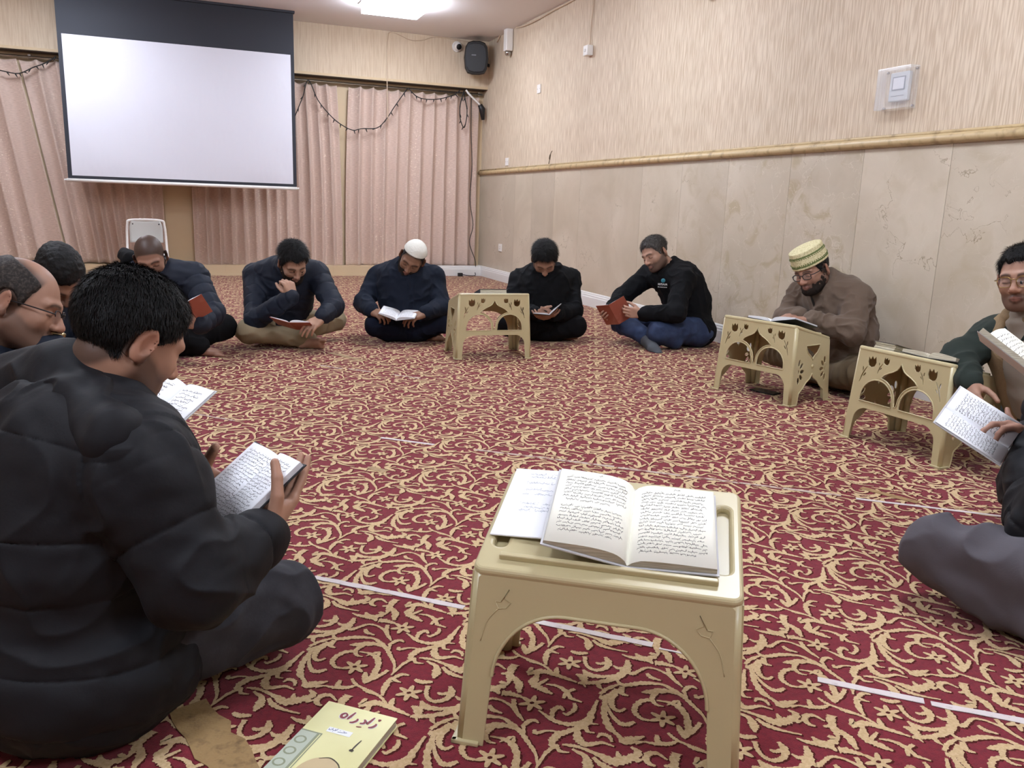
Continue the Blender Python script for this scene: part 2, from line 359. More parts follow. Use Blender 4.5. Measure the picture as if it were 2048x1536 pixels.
def carpet():
    B1 = np.array([.333, .003]); B2 = np.array([.170, .344]); O = np.array([1.09, 1.135])
    rng = np.random.RandomState(3)
    def tile(n, edge):
        V = []; Q = []; MI = []
        def ribbon(pts, w, z, mi, off=(0, 0), grow=0.0):
            p = spline(np.c_[pts, w], n); c = p[:, :2]+np.array(off); ww = np.maximum(p[:, 2]*.5+grow, .0006)
            d = np.gradient(c, axis=0); d /= np.maximum(np.linalg.norm(d, axis=1), 1e-9)[:, None]; nn = np.c_[-d[:, 1], d[:, 0]]
            jl, jr = (1+.55*(rng.rand(2, len(c))-.5)) if n > 3 else (1, 1)
            l = c+nn*(ww*jl)[:, None]; r = c-nn*(ww*jr)[:, None]; o = len(V)
            for a, b_ in zip(l, r): V.append((a[0], a[1], z)); V.append((b_[0], b_[1], z))
            for i in range(len(c)-1): Q.append([o+2*i, o+2*i+1, o+2*i+3, o+2*i+2]); MI.append(mi)
        for si, s_ in enumerate(STROKES):
            a = np.array(s_, float).reshape(-1, 3); pts = a[:, :2]/1000; w = a[:, 2]/1000*1.25
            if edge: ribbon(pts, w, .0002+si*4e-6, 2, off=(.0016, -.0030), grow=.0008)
            ribbon(pts, w, .0006+si*6e-6, 1)
        for bx, by in BLOOMS:
            m = 36 if n > 3 else 18; c = np.array([bx, by])/1000; ph = rng.rand()
            def star(rad, z, mi, off=(0, 0)):
                z += bx*1e-7; o = len(V); V.append((c[0]+off[0], c[1]+off[1], z))
                for k in range(m):
                    t = 2*math.pi*k/m; r = rad*(.70+.30*math.cos(6*t+ph)); V.append((c[0]+off[0]+r*math.cos(t), c[1]+off[1]+r*math.sin(t), z))
                for k in range(0, m, 2): Q.append([o, o+1+k, o+1+(k+1) % m, o+1+(k+2) % m]); MI.append(mi)
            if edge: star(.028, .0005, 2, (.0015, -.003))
            star(.0265, .00112, 1)
            o = len(V)
            for k in range(6): V.append((c[0]+.005*math.cos(k*math.pi/3), c[1]+.004*math.sin(k*math.pi/3), .0014))
            Q.append([o, o+1, o+2, o+3]); MI.append(2); Q.append([o, o+3, o+4, o+5]); MI.append(2)
        return np.array(V), np.array(Q), np.array(MI)
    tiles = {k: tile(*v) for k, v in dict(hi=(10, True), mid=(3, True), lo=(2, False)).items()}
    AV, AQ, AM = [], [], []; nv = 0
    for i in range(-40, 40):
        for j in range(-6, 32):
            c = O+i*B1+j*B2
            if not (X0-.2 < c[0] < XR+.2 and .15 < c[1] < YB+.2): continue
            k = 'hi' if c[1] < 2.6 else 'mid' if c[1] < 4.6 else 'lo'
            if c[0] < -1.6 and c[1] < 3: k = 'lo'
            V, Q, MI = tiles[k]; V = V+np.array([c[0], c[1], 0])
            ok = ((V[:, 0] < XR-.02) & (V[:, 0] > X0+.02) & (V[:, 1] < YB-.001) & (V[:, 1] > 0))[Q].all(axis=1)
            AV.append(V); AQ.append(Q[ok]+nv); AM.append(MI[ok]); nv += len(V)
    o = nv; AV.append(np.array([(X0, Y0, 0), (XR, Y0, 0), (XR, YB+.2, 0), (X0, YB+.2, 0), (X0, Y0, -.05), (XR, Y0, -.05), (XR, YB+.2, -.05), (X0, YB+.2, -.05)]))
    AQ.append(np.array([[o, o+1, o+2, o+3], [o+7, o+6, o+5, o+4], [o, o+4, o+5, o+1], [o+1, o+5, o+6, o+2], [o+2, o+6, o+7, o+3], [o+3, o+7, o+4, o]])); AM.append(np.zeros(6, int))
    me = mesh_np('floor', np.vstack(AV), np.vstack(AQ), smooth=False, mi=np.concatenate(AM))
    mats = [mat('carpet_red', '7C1F2C', .95, bump=(420, .5, .003), var=(90, '691826', .35, .7), spec=.15, sheen=.15),
            mat('carpet_cream', 'CFB48C', .95, bump=(420, .5, .003), var=(160, 'B99C70', .35, .7), spec=.15, sheen=.15),
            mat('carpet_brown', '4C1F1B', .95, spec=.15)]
    props(link('floor', me, mats), kind='structure')
carpet()

# ------------------------------------------------------------------ tape on the carpet
M['tape'] = mat('white_tape', 'CFC6C4', .75, bump=(90, .4, .002), var=(45, '9D8E8C', .62, .8))
M['tape_worn'] = mat('worn_tape', 'B9A89A', .8, bump=(60, .5, .002), var=(38, '8C5A50', .5, .62))
M['browntape'] = mat('brown_tape', '9C7F55', .6, bump=(50, .8, .004), var=(40, '6F5638', .5, .75))
def tape(p0, p1, w, m, label, z=.002, grp=None, name='floor_tape'):
    a = fl(*p0); c = fl(*p1); d = nz(c-a); n = np.array([-d[1], d[0], 0]); L = np.linalg.norm(c-a); k = max(4, int(L/.03))
    rng = np.random.RandomState(int(p0[0])); V = []; Q = []
    for i in range(k+1):
        p = a+d*L*i/k; j = (rng.rand(2)-.5)*w*.18
        for s_, jj in ((1, j[0]), (-1, j[1])):
            q = p+n*s_*(w/2+jj); V += [(q[0], q[1], z), (q[0], q[1], z-.0012)]
    for i in range(k):
        o = 4*i; Q += [[o, o+2, o+6, o+4], [o, o+4, o+5, o+1], [o+2, o+3, o+7, o+6]]
    Q += [[0, 1, 3, 2], [4*k, 4*k+2, 4*k+3, 4*k+1]]
    o = link(name, mesh_np(name, V, Q, smooth=False), m, loc=((a+c)/2*np.array([1, 1, 0])+np.array([0, 0, .001])))
    return props(o, label, 'tape', grp)
T1 = 'white row lines taped on the carpet'
tape((628, 1155), (928, 1216), .018, M['tape'], 'white tape strip between the dark-jeans knee and the nearest cream stool', grp=T1)
tape((1052, 1240), (1305, 1291), .018, M['tape'], 'white tape strip seen under the nearest cream stool', grp=T1)
tape((1318, 1298), (1432, 1322), .006, M['tape'], 'thin sliver of white tape under the nearest stool by its right leg', grp=T1)
tape((1635, 1360), (1848, 1404), .018, M['tape'], 'white tape strip with a ragged tip, right of the nearest stool', grp=T1)
tape((1862, 1408), (2090, 1452), .018, M['tape'], 'white tape strip running off under the grey-trousered leg side', grp=T1)
tape((950, 900), (1228, 934), .016, M['tape_worn'], 'worn white tape line just behind the open book on the nearest stool', grp=T1)
tape((1236, 936), (1682, 992), .016, M['tape_worn'], 'long worn white tape line across the carpet mid-room', grp=T1)
tape((1712, 998), (2010, 1034), .015, M['tape'], 'white tape line behind the grey-trousered knee', grp=T1)
tape((762, 876), (868, 890), .015, M['tape'], 'short white tape piece alone in mid-carpet', grp=T1)
tape((375, 826), (470, 842), .014, M['tape_worn'], 'worn white tape beside the page held behind the black puffer jacket', grp=T1)
tape((640, 731), (684, 738), .02, M['tape_worn'], 'small worn white tape left of two, before the khaki-trousered man', grp=T1)
tape((696, 738), (742, 744), .02, M['tape_worn'], 'small worn white tape right of two, before the khaki-trousered man', grp=T1)
tape((786, 750), (840, 757), .02, M['tape_worn'], 'faint worn tape between the small tapes and the far stool', grp=T1)
T2 = 'brown tape patches on the carpet'
tape((375, 1412), (500, 1580), .075, M['browntape'], 'wide creased brown tape by the black puffer jacket hem', grp=T2)
tape((1722, 976), (1836, 1006), .028, M['browntape'], 'thin brown tape above the white line near the right stool', grp=T2)
tape((325, 765), (380, 783), .03, M['browntape'], 'brown tape patch beside the chin of the black-haired man in front', grp=T2)
tape((660, 706), (728, 722), .035, M['browntape'], 'brown tape patch in front of the khaki-trousered man', grp=T2)
tape((738, 935), (772, 944), .03, M['browntape'], 'small brown tape scrap in mid-carpet left of the nearest stool', grp=T2)
tape((1040, 742), (1150, 762), .03, M['browntape'], 'brown tape streak on the carpet before the far stool', grp=T2)

# ------------------------------------------------------------------ ceiling lights
M['lamp'] = mat('lamp_diffuser', 'E9F1FF', .5, emit=PANEL_POWER)
for i, (x, y) in enumerate(PANELS):
    t = empty('ceiling_light', (x, y, HC), 'square white glowing ceiling panel near the projector screen corner' if i == 0 else 'square white glowing ceiling panel', 'light', 'ceiling light panels')
    b = MB()
    for sx, sy, hx, hy in ((1, 0, .012, .31), (-1, 0, .012, .31), (0, 1, .31, .012), (0, -1, .31, .012)):
        b.box((x+sx*.299, y+sy*.299, HC-.008), (hx, hy, .0078))
    b.build('frame', M['whiteplastic'], t)
    b = MB(); b.box((x, y, HC-.052), (.285, .285, .044)); b.build('diffuser', M['lamp'], t)  # deep dropped box: glowing sides added to brighten the ceiling

# ------------------------------------------------------------------ curtains and rod
def curtain_material():
    m = bpy.data.materials.new('pink_curtain'); m.use_nodes = True; nt = m.node_tree; N = nt.nodes; L = nt.links; b = N['Principled BSDF']
    b.inputs['Roughness'].default_value = .65; b.inputs['Sheen Weight'].default_value = .2
    a = N.new('ShaderNodeAttribute'); a.attribute_name = 'cloth'
    def noise(sc, d=2):
        mp = N.new('ShaderNodeMapping'); mp.inputs['Scale'].default_value = sc; L.new(a.outputs['Vector'], mp.inputs[0])
        t = N.new('ShaderNodeTexNoise'); t.inputs['Scale'].default_value = 1; t.inputs['Detail'].default_value = d; L.new(mp.outputs[0], t.inputs['Vector']); return t
    n1 = noise((22, 90, 1)); n2 = noise((70, 14, 1)); n3 = noise((3.5, .5, 1)); n4 = noise((25, 220, 1))
    r0 = N.new('ShaderNodeValToRGB'); e = r0.color_ramp.elements; e[0].position = .35; e[0].color = (*lin('BEA697'), 1); e[1].position = .65; e[1].color = (*lin('D2BAAC'), 1); L.new(n4.outputs['Fac'], r0.inputs[0])
    def mr(n, lo, hi):
        r = N.new('ShaderNodeMapRange'); r.inputs[1].default_value = lo; r.inputs[2].default_value = hi; L.new(n.outputs['Fac'], r.inputs[0]); return r
    f = N.new('ShaderNodeMath'); f.operation = 'MULTIPLY'; L.new(mr(n1, .55, .63).outputs[0], f.inputs[0]); L.new(mr(n2, .5, .6).outputs[0], f.inputs[1])
    g = N.new('ShaderNodeMath'); g.operation = 'MULTIPLY'; L.new(f.outputs[0], g.inputs[0]); L.new(mr(n3, .42, .6).outputs[0], g.inputs[1])
    mx = N.new('ShaderNodeMix'); mx.data_type = 'RGBA'; L.new(g.outputs[0], mx.inputs[0]); L.new(r0.outputs[0], mx.inputs[6]); mx.inputs[7].default_value = (*lin('EBDCCB'), 1)
    L.new(mx.outputs[2], b.inputs['Base Color'])
    bp = N.new('ShaderNodeBump'); bp.inputs['Strength'].default_value = .25; bp.inputs['Distance'].default_value = .002; L.new(n4.outputs['Fac'], bp.inputs['Height']); L.new(bp.outputs[0], b.inputs['Normal'])
    return m
M['curtain'] = curtain_material()
def curtain(x0, x1, zb, label, seed, slL=0.0, slR=0.0, folds=9, hemslope=0.0, ctop=None):
    rng = np.random.RandomState(seed); nx, nz_ = int(folds*14), 44; zt = 2.214
    s = np.linspace(0, 1, nx); z = np.linspace(0, 1, nz_)     # z: 0 top .. 1 bottom
    ph = np.cumsum(.5+rng.rand(nx)*1.0); ph = ph/ph[-1]*folds*2*math.pi
    ph = np.convolve(np.pad(ph, 6, mode='edge'), np.ones(13)/13, 'valid'); amp = .030+.022*np.interp(s, np.linspace(0, 1, folds+1), rng.rand(folds+1))
    V = np.zeros((nz_, nx, 3)); U = np.zeros((nz_, nx, 3))
    for j, t in enumerate(z):
        l = x0+slL*t; r = x1+slR*t
        if ctop: l, r = (l+ctop[0]*(1-t)**2.2, r+ctop[1]*(1-t)**2.2)
        w = ph+.9*t*np.sin(s*7+seed)+.25*math.sin(3*t+seed); sh = np.abs(np.sin(w/2))**.75*2-1
        V[j, :, 0] = l+(r-l)*s+.012*np.sin(w+1)*(.4+.6*t)
        V[j, :, 1] = YB+.105+amp*sh*(.75+.35*t)+.006*np.sin(23*s+9*t)
        V[j, :, 2] = zt-(zt-zb-hemslope*s)*t-.012*np.exp(-t*30)*(1+sh)*.5*2
    d = np.sqrt(np.diff(V[20, :, 0])**2+np.diff(V[20, :, 1])**2); U[:, :, 0] = np.r_[0, np.cumsum(d)][None, :]+seed*3.1; U[:, :, 1] = V[:, :, 2]
    i = np.arange(nz_*nx).reshape(nz_, nx); Q = np.stack([i[:-1, :-1], i[1:, :-1], i[1:, 1:], i[:-1, 1:]], -1).reshape(-1, 4)
    me = mesh_np('curtain', V.reshape(-1, 3), Q); a = me.attributes.new('cloth', 'FLOAT_VECTOR', 'POINT'); a.data.foreach_set('vector', U.reshape(-1, 3).astype(np.float32).ravel())
    c = ((x0+x1)/2, YB+.1, zb); o = link('curtain', me, M['curtain'], loc=c)
    so = o.modifiers.new('thick', 'SOLIDIFY'); so.thickness = .002
    props(o, label, 'curtain', 'pink curtains along the back wall')
curtain(-3.6, -1.62, .14, 'pink flecked curtain at far left, left of the projector screen', 1, slR=.32, folds=11)
curtain(-1.60, -.30, .13, 'pink curtain behind the left half of the projector screen', 2, slL=.32, folds=8)
curtain(.0, 1.70, .09, 'pink curtain below the right half of the projector screen', 3, folds=13, ctop=(0, -.06))
curtain(1.72, 3.40, .105, 'pink flecked curtain in the right corner beside the marble wall', 4, folds=11, ctop=(.06, 0))
b = MB(); b.tube([(X0+.05, YB+.11, 2.232), (XR-.03, YB+.11, 2.236)], .011, n=10)
for x in (-3.9, -1.5, 1.15, 3.40): b.box((x, YB+.15, 2.24), (.012, .03, .02))
props(b.build('curtain_rod', M['chrome'], loc=(0, YB+.11, 2.232)), 'steel curtain rod running behind the curtain heads', 'curtain rod')

# ------------------------------------------------------------------ projector screen
M['screenblack'] = mat('screen_black', '22252E', .7, bump=(300, .05, .001))
M['screenwhite'] = mat('screen_white', 'CFCFD8', .75, bump=((3, 3, 1.5), .5, .02))
YS = 9.6
t = empty('projector_screen', (-.03, YS, 1.0), 'large pull-down projector screen, white with black borders, before the curtains', 'projector screen')
b = MB(); b.box((-.03, YS, (1.022+HC-.001)/2), (1.127, .0025, (HC-.001-1.022)/2)); b.build('border', M['screenblack'], t)
nxs, nzs = 60, 40; V = []; 
for j in range(nzs+1):
    for i in range(nxs+1):
        s_, q = i/nxs, j/nzs; e = min(s_, 1-s_, q, 1-q)
        V.append((-1.118+2.178*s_, YS-.0035-.006*min(1, e*12)*(math.sin(s_*9+q*4)*.5+.5)*(1-q)*1.2, 1.052+1.348*q))
i = np.arange((nxs+1)*(nzs+1)).reshape(nzs+1, nxs+1); Q = np.stack([i[:-1, :-1], i[:-1, 1:], i[1:, 1:], i[1:, :-1]], -1).reshape(-1, 4)
link('projection_surface', mesh_np('projection_surface', V, Q), M['screenwhite'], t)
b = MB(); b.tube([(-1.17, YS, 1.005), (1.10, YS, 1.005)], .018, n=12); b.build('bottom_bar', M['whiteplastic'], t)
for x, sg in ((-1.17, -1), (1.10, 1)):
    b = MB(); b.tube([(x, YS, 1.005), (x+sg*.022, YS, 1.005)], .012, n=10); b.build('end_cap', M['white'], t)
b = MB(); b.box((-.03, YS, HC-.012), (1.14, .03, .0115)); b.build('casing', M['screenblack'], t)

# ------------------------------------------------------------------ string lights, cords, wall fittings
def back(u, v, y=YB-.0): return wally(u, v, y)
def lights(pts, label, seed, y=YB+.02):
    P = [back(560+a*.3027, b_*.3027, y) for a, b_ in pts]; P = spline(P, 7); rng = np.random.RandomState(seed)
    t = empty('string_lights', P[0], label, 'string lights', 'unlit string lights on the curtains')
    b = MB(); b.tube(list(P), .006, n=6); b.build('wire', M['blackcable'], t)
    for k in range(3, len(P)-2, 4):
        d = nz(np.array([rng.rand()-.5, -.3, -1*(rng.rand()+.2)])); b = MB(); b.tube([P[k], P[k]+d*.014, P[k]+d*.045], [.007, .007, .003], n=6); b.build('bulb', M['blackcable'], t)
lights([(98, 770), (150, 640), (188, 530), (250, 660), (330, 760), (400, 820), (480, 860), (540, 850), (640, 845), (700, 790), (760, 700), (845, 580)], 'dark string lights in a deep swag right of the projector screen', 1)
lights([(845, 580), (900, 635), (960, 655), (1040, 655), (1110, 640), (1160, 620), (1195, 590)], 'dark string lights in a shallow swag near the right corner', 2)
lights([(1215, 600), (1190, 700), (1192, 790), (1218, 842), (1236, 740), (1222, 650), (1215, 600)], 'dark string lights bunched in a hanging loop by the right corner', 3)
lights([(-1850, 465), (-1750, 485), (-1700, 478), (-1630, 445), (-1560, 420), (-1500, 385), (-1480, 372)], 'dark string lights on the far left curtain beside the screen', 4)
def cord(name, pts, r, m, label, wallf, cat='cable'):
    P = spline([wallf(*p) for p in pts], 6); b = MB(); b.tube(list(P), r, n=8); return props(b.build(name, m, loc=P[0]), label, cat)
cord('power_cable', [(943, 190), (942, 260), (944, 330), (940, 400), (946, 450), (939, 485), (950, 520), (951, 538)], .005, M['blackcable'], 'thin black cable down the right-hand curtain', lambda u, v: back(u, v, YB+.015))
cord('pull_cord', [(777, 66), (774, 100), (774, 150), (775, 200), (776, 240)], .005, M['palecable'], 'pale pull cord hanging in front of the curtains', lambda u, v: back(u, v, YB-.012))
cord('camera_cable', [(777, 66), (784, 64), (800, 70), (822, 80), (845, 80), (868, 74), (905, 78), (950, 86)], .005, M['palecable'], 'pale cable looping along the top of the back wall', lambda u, v: back(u, v, YB-.008))
cord('speaker_cable', [(994, 84), (1010, 56), (1040, 54), (1070, 42), (1105, 22), (1143, 2), (1180, -18)], .008, M['palecable'], 'grey cable along the top of the right wall', lambda u, v: wallx(u, v, XR-.012))
b = MB(); P = spline([back(932, 180, YB-.01), back(938, 188, YB-.02), back(950, 200, YB-.02), back(960, 210, YB-.015)], 5); b.tube(list(P), .012, n=8); b.m = 1; b.tube([P[-1], back(964, 218, YB-.01), back(966, 240, YB-.01)], [.03, .04, .02], n=8)
props(b.build('plug_adapter', [M['whiteplastic'], M['black']], loc=P[0]), 'white and black plug adapter dangling from the curtain rod corner', 'adapter')
c = fl(915, 551); c[1] = YB-.05; c[2] = .022
b = MB(); b.box(c, (.03, .022, .022), bev=.006); b.tube(spline([c+[.03, 0, 0], c+[.12, -.02, -.012], c+[.2, .0, -.01], back(950, 545, YB-.035)], 5), .005, n=6)
props(b.build('power_plug', M['black'], loc=c*[1, 1, 0]), 'small black power plug on the floor by the white skirting', 'plug')

# speaker in the corner
sc = np.array([3.24, 9.86, 2.60]); fy = nz([-.30, -1, -.12]); fx = nz(np.cross(fy, [0, 0, 1])); fz = np.cross(fx, fy)
t = empty('wall_speaker', sc-[0, 0, .19], 'black loudspeaker mounted high in the room corner', 'speaker')
def prism(poly, y0, y1, c, A, b):
    n = len(poly); P = [np.asarray(c)+x*A[0]+y*A[1]+z*A[2] for y, k in ((y0, .82), (y0+(y1-y0)*.3, 1), (y0+(y1-y0)*.85, 1), (y1, .93)) for x, z in [(p[0]*k, p[1]*k) for p in poly]]
    F = [tuple(range(n))[::-1], tuple(range(3*n, 4*n))]+[(l*n+i, l*n+(i+1) % n, (l+1)*n+(i+1) % n, (l+1)*n+i) for l in range(3) for i in range(n)]; b.add(P, F)
oct_ = [(-.13, -.12), (-.10, -.17), (-.04, -.185), (.04, -.185), (.10, -.17), (.13, -.12), (.145, 0), (.13, .12), (.10, .17), (.04, .19), (-.04, .19), (-.10, .17), (-.13, .12), (-.145, 0)]
b = MB(); prism(oct_, -.12, .09, sc, (fx, fy, fz), b); b.build('cabinet', M['black'], t)
b = MB(); prism([(x*.86, z*.88) for x, z in oct_], .075, .105, sc, (fx, fy, fz), b); b.build('grille', mat('speaker_grille', '1D1F23', .45, bump=(260, .6, .002)), t)
b = MB(); b.box(sc+fy*.105+fz*.03+fx*.03, (.026, .002, .006), (fx, fy, fz)); b.build('badge', mat('badge_grey', '6E7076', .4), t)
b = MB(); b.tube([sc-fy*.1, (XR-.001, YB-.03, 2.56)], .02); b.build('bracket', M['black'], t)

# dome camera on the back wall
c = wally(915, 93, YB-.03); t = empty('security_camera', (c[0], YB, c[2]), 'white dome security camera on the back wall beside the speaker', 'security camera')
b = MB(); b.lathe((c[0], YB, c[2]), (0, -1, 0), [(.062, 0), (.062, .014), (.052, .022)]); b.build('base', M['whiteplastic'], t)
b = MB(); b.lathe((c[0], YB-.04, c[2]), (.15, -1, -.3), [(.02, -.048), (.042, -.03), (.052, 0), (.047, .022), (.034, .038)]); b.build('housing', M['whiteplastic'], t)
b = MB(); b.lathe((c[0], YB-.04, c[2]), (.15, -1, -.3), [(.034, .0385), (.03, .043), (.018, .047), (.006, .049)]); b.build('lens', M['black'], t)
c = np.array([XR, 5.30, 2.42]); t = empty('security_camera', c, 'white round camera cut by the top edge of the right wall', 'security camera')
b = MB(); b.lathe(c, (-1, 0, 0), [(.065, .001), (.065, .02), (.05, .05)]); b.build('base', M['whiteplastic'], t)
b = MB(); b.lathe(c-[.07, 0, 0], (-1, -.4, -.5), [(.03, -.05), (.05, -.02), (.052, .02), (.045, .035)]); b.build('housing', M['whiteplastic'], t)
b = MB(); b.lathe(c-[.07, 0, 0], (-1, -.4, -.5), [(.042, .0355), (.03, .042), (.01, .045)]); b.build('lens', M['chrome'], t)

c = np.array([XR-.045, 9.28, 2.73]); t = empty('emergency_lamp', (XR, 9.28, 2.6), 'tall white emergency lamp with a chrome end, high on the right wall', 'lamp')
b = MB(); b.box(c, (.04, .05, .12), bev=.008); b.build('housing', M['whiteplastic'], t)
b = MB(); b.lathe(c-[0, 0, .12], (0, 0, -1), [(.034, 0), (.036, .02), (.03, .04), (.018, .05)]); b.build('reflector', M['chrome'], t)
b = MB(); b.box((XR-.008, 9.36, 2.63), (.0075, .02, .05), bev=.003); b.build('bracket', M['whiteplastic'], t)
c = np.array([XR-.031, 7.21, 2.305]); t = empty('switch_box', (XR, 7.21, 2.26), 'white box switch with a cable rising to the ceiling', 'switch')
b = MB(); b.box(c, (.03, .045, .045), bev=.006); b.build('housing', M['whiteplastic'], t)
b = MB(); b.box(c-[.033, 0, 0], (.006, .014, .012), bev=.003); b.build('rocker', M['white'], t)
b = MB(); b.tube(spline([c+[.015, 0, .045], (XR-.012, 7.215, 2.5), (XR-.01, 7.19, 2.7), (XR-.01, 7.2, HC-.002)], 4), .005); b.build('cable', M['palecable'], t)
def plate(y, z, w, hh, label, cat, holes):
    t = empty(cat.replace(' ', '_'), (XR, y, z), label, cat); x = XR if z > ZD else XR-.012
    b = MB(); b.box((x-.0058, y, z), (.0055, w/2, hh/2), bev=.002); b.build('face_plate', M['whiteplastic'], t)
    for dy, dz, r in holes:
        b = MB(); b.lathe((x-.0112, y+dy, z+dz), (-1, 0, 0), [(r, 0), (r, .001), (r*.5, .0012)], n=10); b.build('screw', M['chrome'], t)
plate(8.41, 2.11, .088, .088, 'white blank wall plate high on the ribbed wallpaper', 'blank plate', [(.03, 0, .004), (-.03, 0, .004)])
plate(9.31, 1.40, .088, .088, 'white blank wall plate just above the stone rail in the corner', 'blank plate', [(.03, 0, .004), (-.03, 0, .004)])
plate(9.42, .40, .10, .088, 'white socket plate low on the marble near the corner', 'wall socket', [(.0, .015, .005), (.012, -.012, .004), (-.012, -.012, .004)])

# thermostat inside its clear guard
ty, tz = 3.487, 1.56
t = empty('thermostat_guard', (XR, ty, tz-.1), 'wall thermostat inside a clear plastic guard box on the right wall', 'thermostat')
M['clear'] = mat('clear_acrylic', 'E8ECF2', .04, alpha=.16)
b = MB(); h3 = (.0015, .108, .103); xg = XR-.062
b.box((xg, ty, tz), h3)
for s_ in (-1, 1): b.box((XR-.031, ty+s_*.107, tz), (.029, .0015, .103)); b.box((XR-.031, ty, tz+s_*.102), (.029, .1055, .0015))
b.build('guard_box', M['clear'], t)
b = MB(); b.box((XR-.0132, ty-.006, tz+.01), (.0125, .062, .072), bev=.005); b.build('thermostat_body', mat('thermostat_grey', 'CFD2D6', .4), t)
b = MB(); b.box((XR-.0268, ty-.006, tz+.026), (.0012, .042, .034)); b.m = 1; b.box((XR-.0278, ty-.006, tz+.026), (.0006, .036, .028)); b.m = 0; b.box((XR-.0265, ty-.006, tz-.036), (.001, .042, .0012)); b.build('display', [mat('bezel_grey', '8C9098', .4), mat('lcd', 'DDDDE4', .2)], t)
for sy in (-1, 1):
    for sz in (-1, 1): b = MB(); b.lathe((XR, ty+sy*.095, tz+sz*.09), (-1, 0, 0), [(.006, .001), (.006, .012), (.003, .014)], n=10); b.build('screw', M['chrome'], t)
b = MB(); b.tube(spline([wallx(1097, 330, XR-.004), wallx(1099, 320, XR-.003), wallx(1101, 308, XR-.004), wallx(1104, 302, XR-.004)], 4), [.003]*5+[.009]*3+[.003]*5, n=6)
props(b.build('wall_scuff', mat('scuff_dark', '5B4A38', .9), loc=wallx(1098, 330, XR)), 'dark torn scuff in the wallpaper just above the stone rail', 'scuff')
# ------------------------------------------------------------------ carved plastic book stands
M['plastic'] = mat('cream_plastic', 'C0B48C', .33, bump=(240, .03, .001))
def flat_shape(loops, thick, bevel=.0012, wire=None):
    """filled 2D outline with holes -> (verts, faces); extra raised beads along chosen loops"""
    cu = bpy.data.curves.new('outline', 'CURVE'); cu.dimensions = '2D'; cu.fill_mode = 'BOTH'; cu.extrude = thick/2-bevel; cu.bevel_depth = bevel; cu.bevel_resolution = 2; cu.offset = -bevel
    for lp in loops:
        sp = cu.splines.new('POLY'); sp.points.add(len(lp)-1); sp.use_cyclic_u = True
        for p, q in zip(sp.points, lp): p.co = (q[0], q[1], 0, 1)
    o = bpy.data.objects.new('outline', cu); COL.objects.link(o); dg = bpy.context.evaluated_depsgraph_get()
    me = bpy.data.meshes.new_from_object(o.evaluated_get(dg)); V = np.array([v.co[:] for v in me.vertices]); F = [tuple(p.vertices) for p in me.polygons]
    bpy.data.objects.remove(o); bpy.data.curves.remove(cu); bpy.data.meshes.remove(me); return V, F
BX, BYY, TX, TY, HL, HH = .235, .168, .216, .148, .312, .388
def arc(cx, cz, rx, rz, a0, a1, n=14): return [(cx+rx*math.cos(math.radians(a0+(a1-a0)*i/n)), cz+rz*math.sin(math.radians(a0+(a1-a0)*i/n))) for i in range(n+1)]
def legs_outline(hw, H, ix, az, cr):
    """panel with two legs: half width hw, height H, inner leg edge ix, opening height az, corner radius cr"""
    return [(-hw, 0), (-hw, H-.012), (-hw+.012, H), (hw-.012, H), (hw, H-.012), (hw, 0), (ix+.004, 0)] + arc(ix-cr, az-cr, cr, cr, 0, 90) + arc(-ix+cr, az-cr, cr, cr, 90, 180) + [(-ix-.004, 0)]
def mir(l): return [(-x, z) for x, z in l][::-1]
def tulip(cx, cz, s, tilt):
    P = [(-.5, -.1), (-.42, .45), (-.2, .2), (0.02, .5), (.2, .2), (.45, .42), (.5, -.15), (.3, -.48), (-.1, -.55), (-.4, -.4)]
    c, s_ = math.cos(tilt), math.sin(tilt); return [(cx+s*(x*c-z*s_), cz+s*(x*s_+z*c)) for x, z in P]
def slot(pts, w):
    p = spline(pts, 4); d = np.gradient(p, axis=0); d /= np.linalg.norm(d, axis=1)[:, None]; n = np.c_[-d[:, 1], d[:, 0]]; k = np.sin(np.linspace(.25, math.pi-.25, len(p)))[:, None]*w/2
    return [tuple(q) for q in (p+n*k)]+[tuple(q) for q in (p-n*k)[::-1]]
def leafhole(cx, cz, l, w, a): return [(cx+l/2*math.cos(t)*math.cos(a)-w/2*math.sin(t)*math.sin(a), cz+l/2*math.cos(t)*math.sin(a)+w/2*math.sin(t)*math.cos(a)) for t in np.linspace(0, 2*math.pi, 9)[:-1]]
HOLE_R = arc(.098, .192, .080, .076, 0, 180)+[(.018, .172), (.178, .172)]
OG = [(0, .352), (.007, .338), (.017, .324), (.034, .314), (.055, .305), (.076, .293), (.090, .279)]
HOLE_C = OG + [(x, z) for x, z in arc(.098, .192, .090, .086, 97, 176, 12)] + [(.0055, .180), (-.0055, .180)] + mir(arc(.098, .192, .090, .086, 97, 176, 12)) + mir(OG[1:])
FLOR = [tulip(-.148, .337, .042, .15), tulip(-.076, .349, .028, -.1), slot([(-.168, .313), (-.185, .283), (-.196, .245)], .0052), slot([(-.092, .337), (-.105, .317), (-.112, .293)], .0042),
        leafhole(-.188, .300, .022, .0058, 1.7), leafhole(-.176, .279, .020, .0058, .9), leafhole(-.110, .331, .015, .0045, 1.7), leafhole(-.099, .315, .014, .0045, .9)]
FRONT = ([legs_outline(.223, .388, .192, .144, .055), HOLE_R, mir(HOLE_R), HOLE_C]+FLOR+[mir(f) for f in FLOR])
GOB = [(-.062, .288), (.062, .288), (.058, .270), (.045, .252), (.024, .240), (.006, .226), (0, .216), (-.006, .226), (-.024, .240), (-.045, .252), (-.058, .270)]
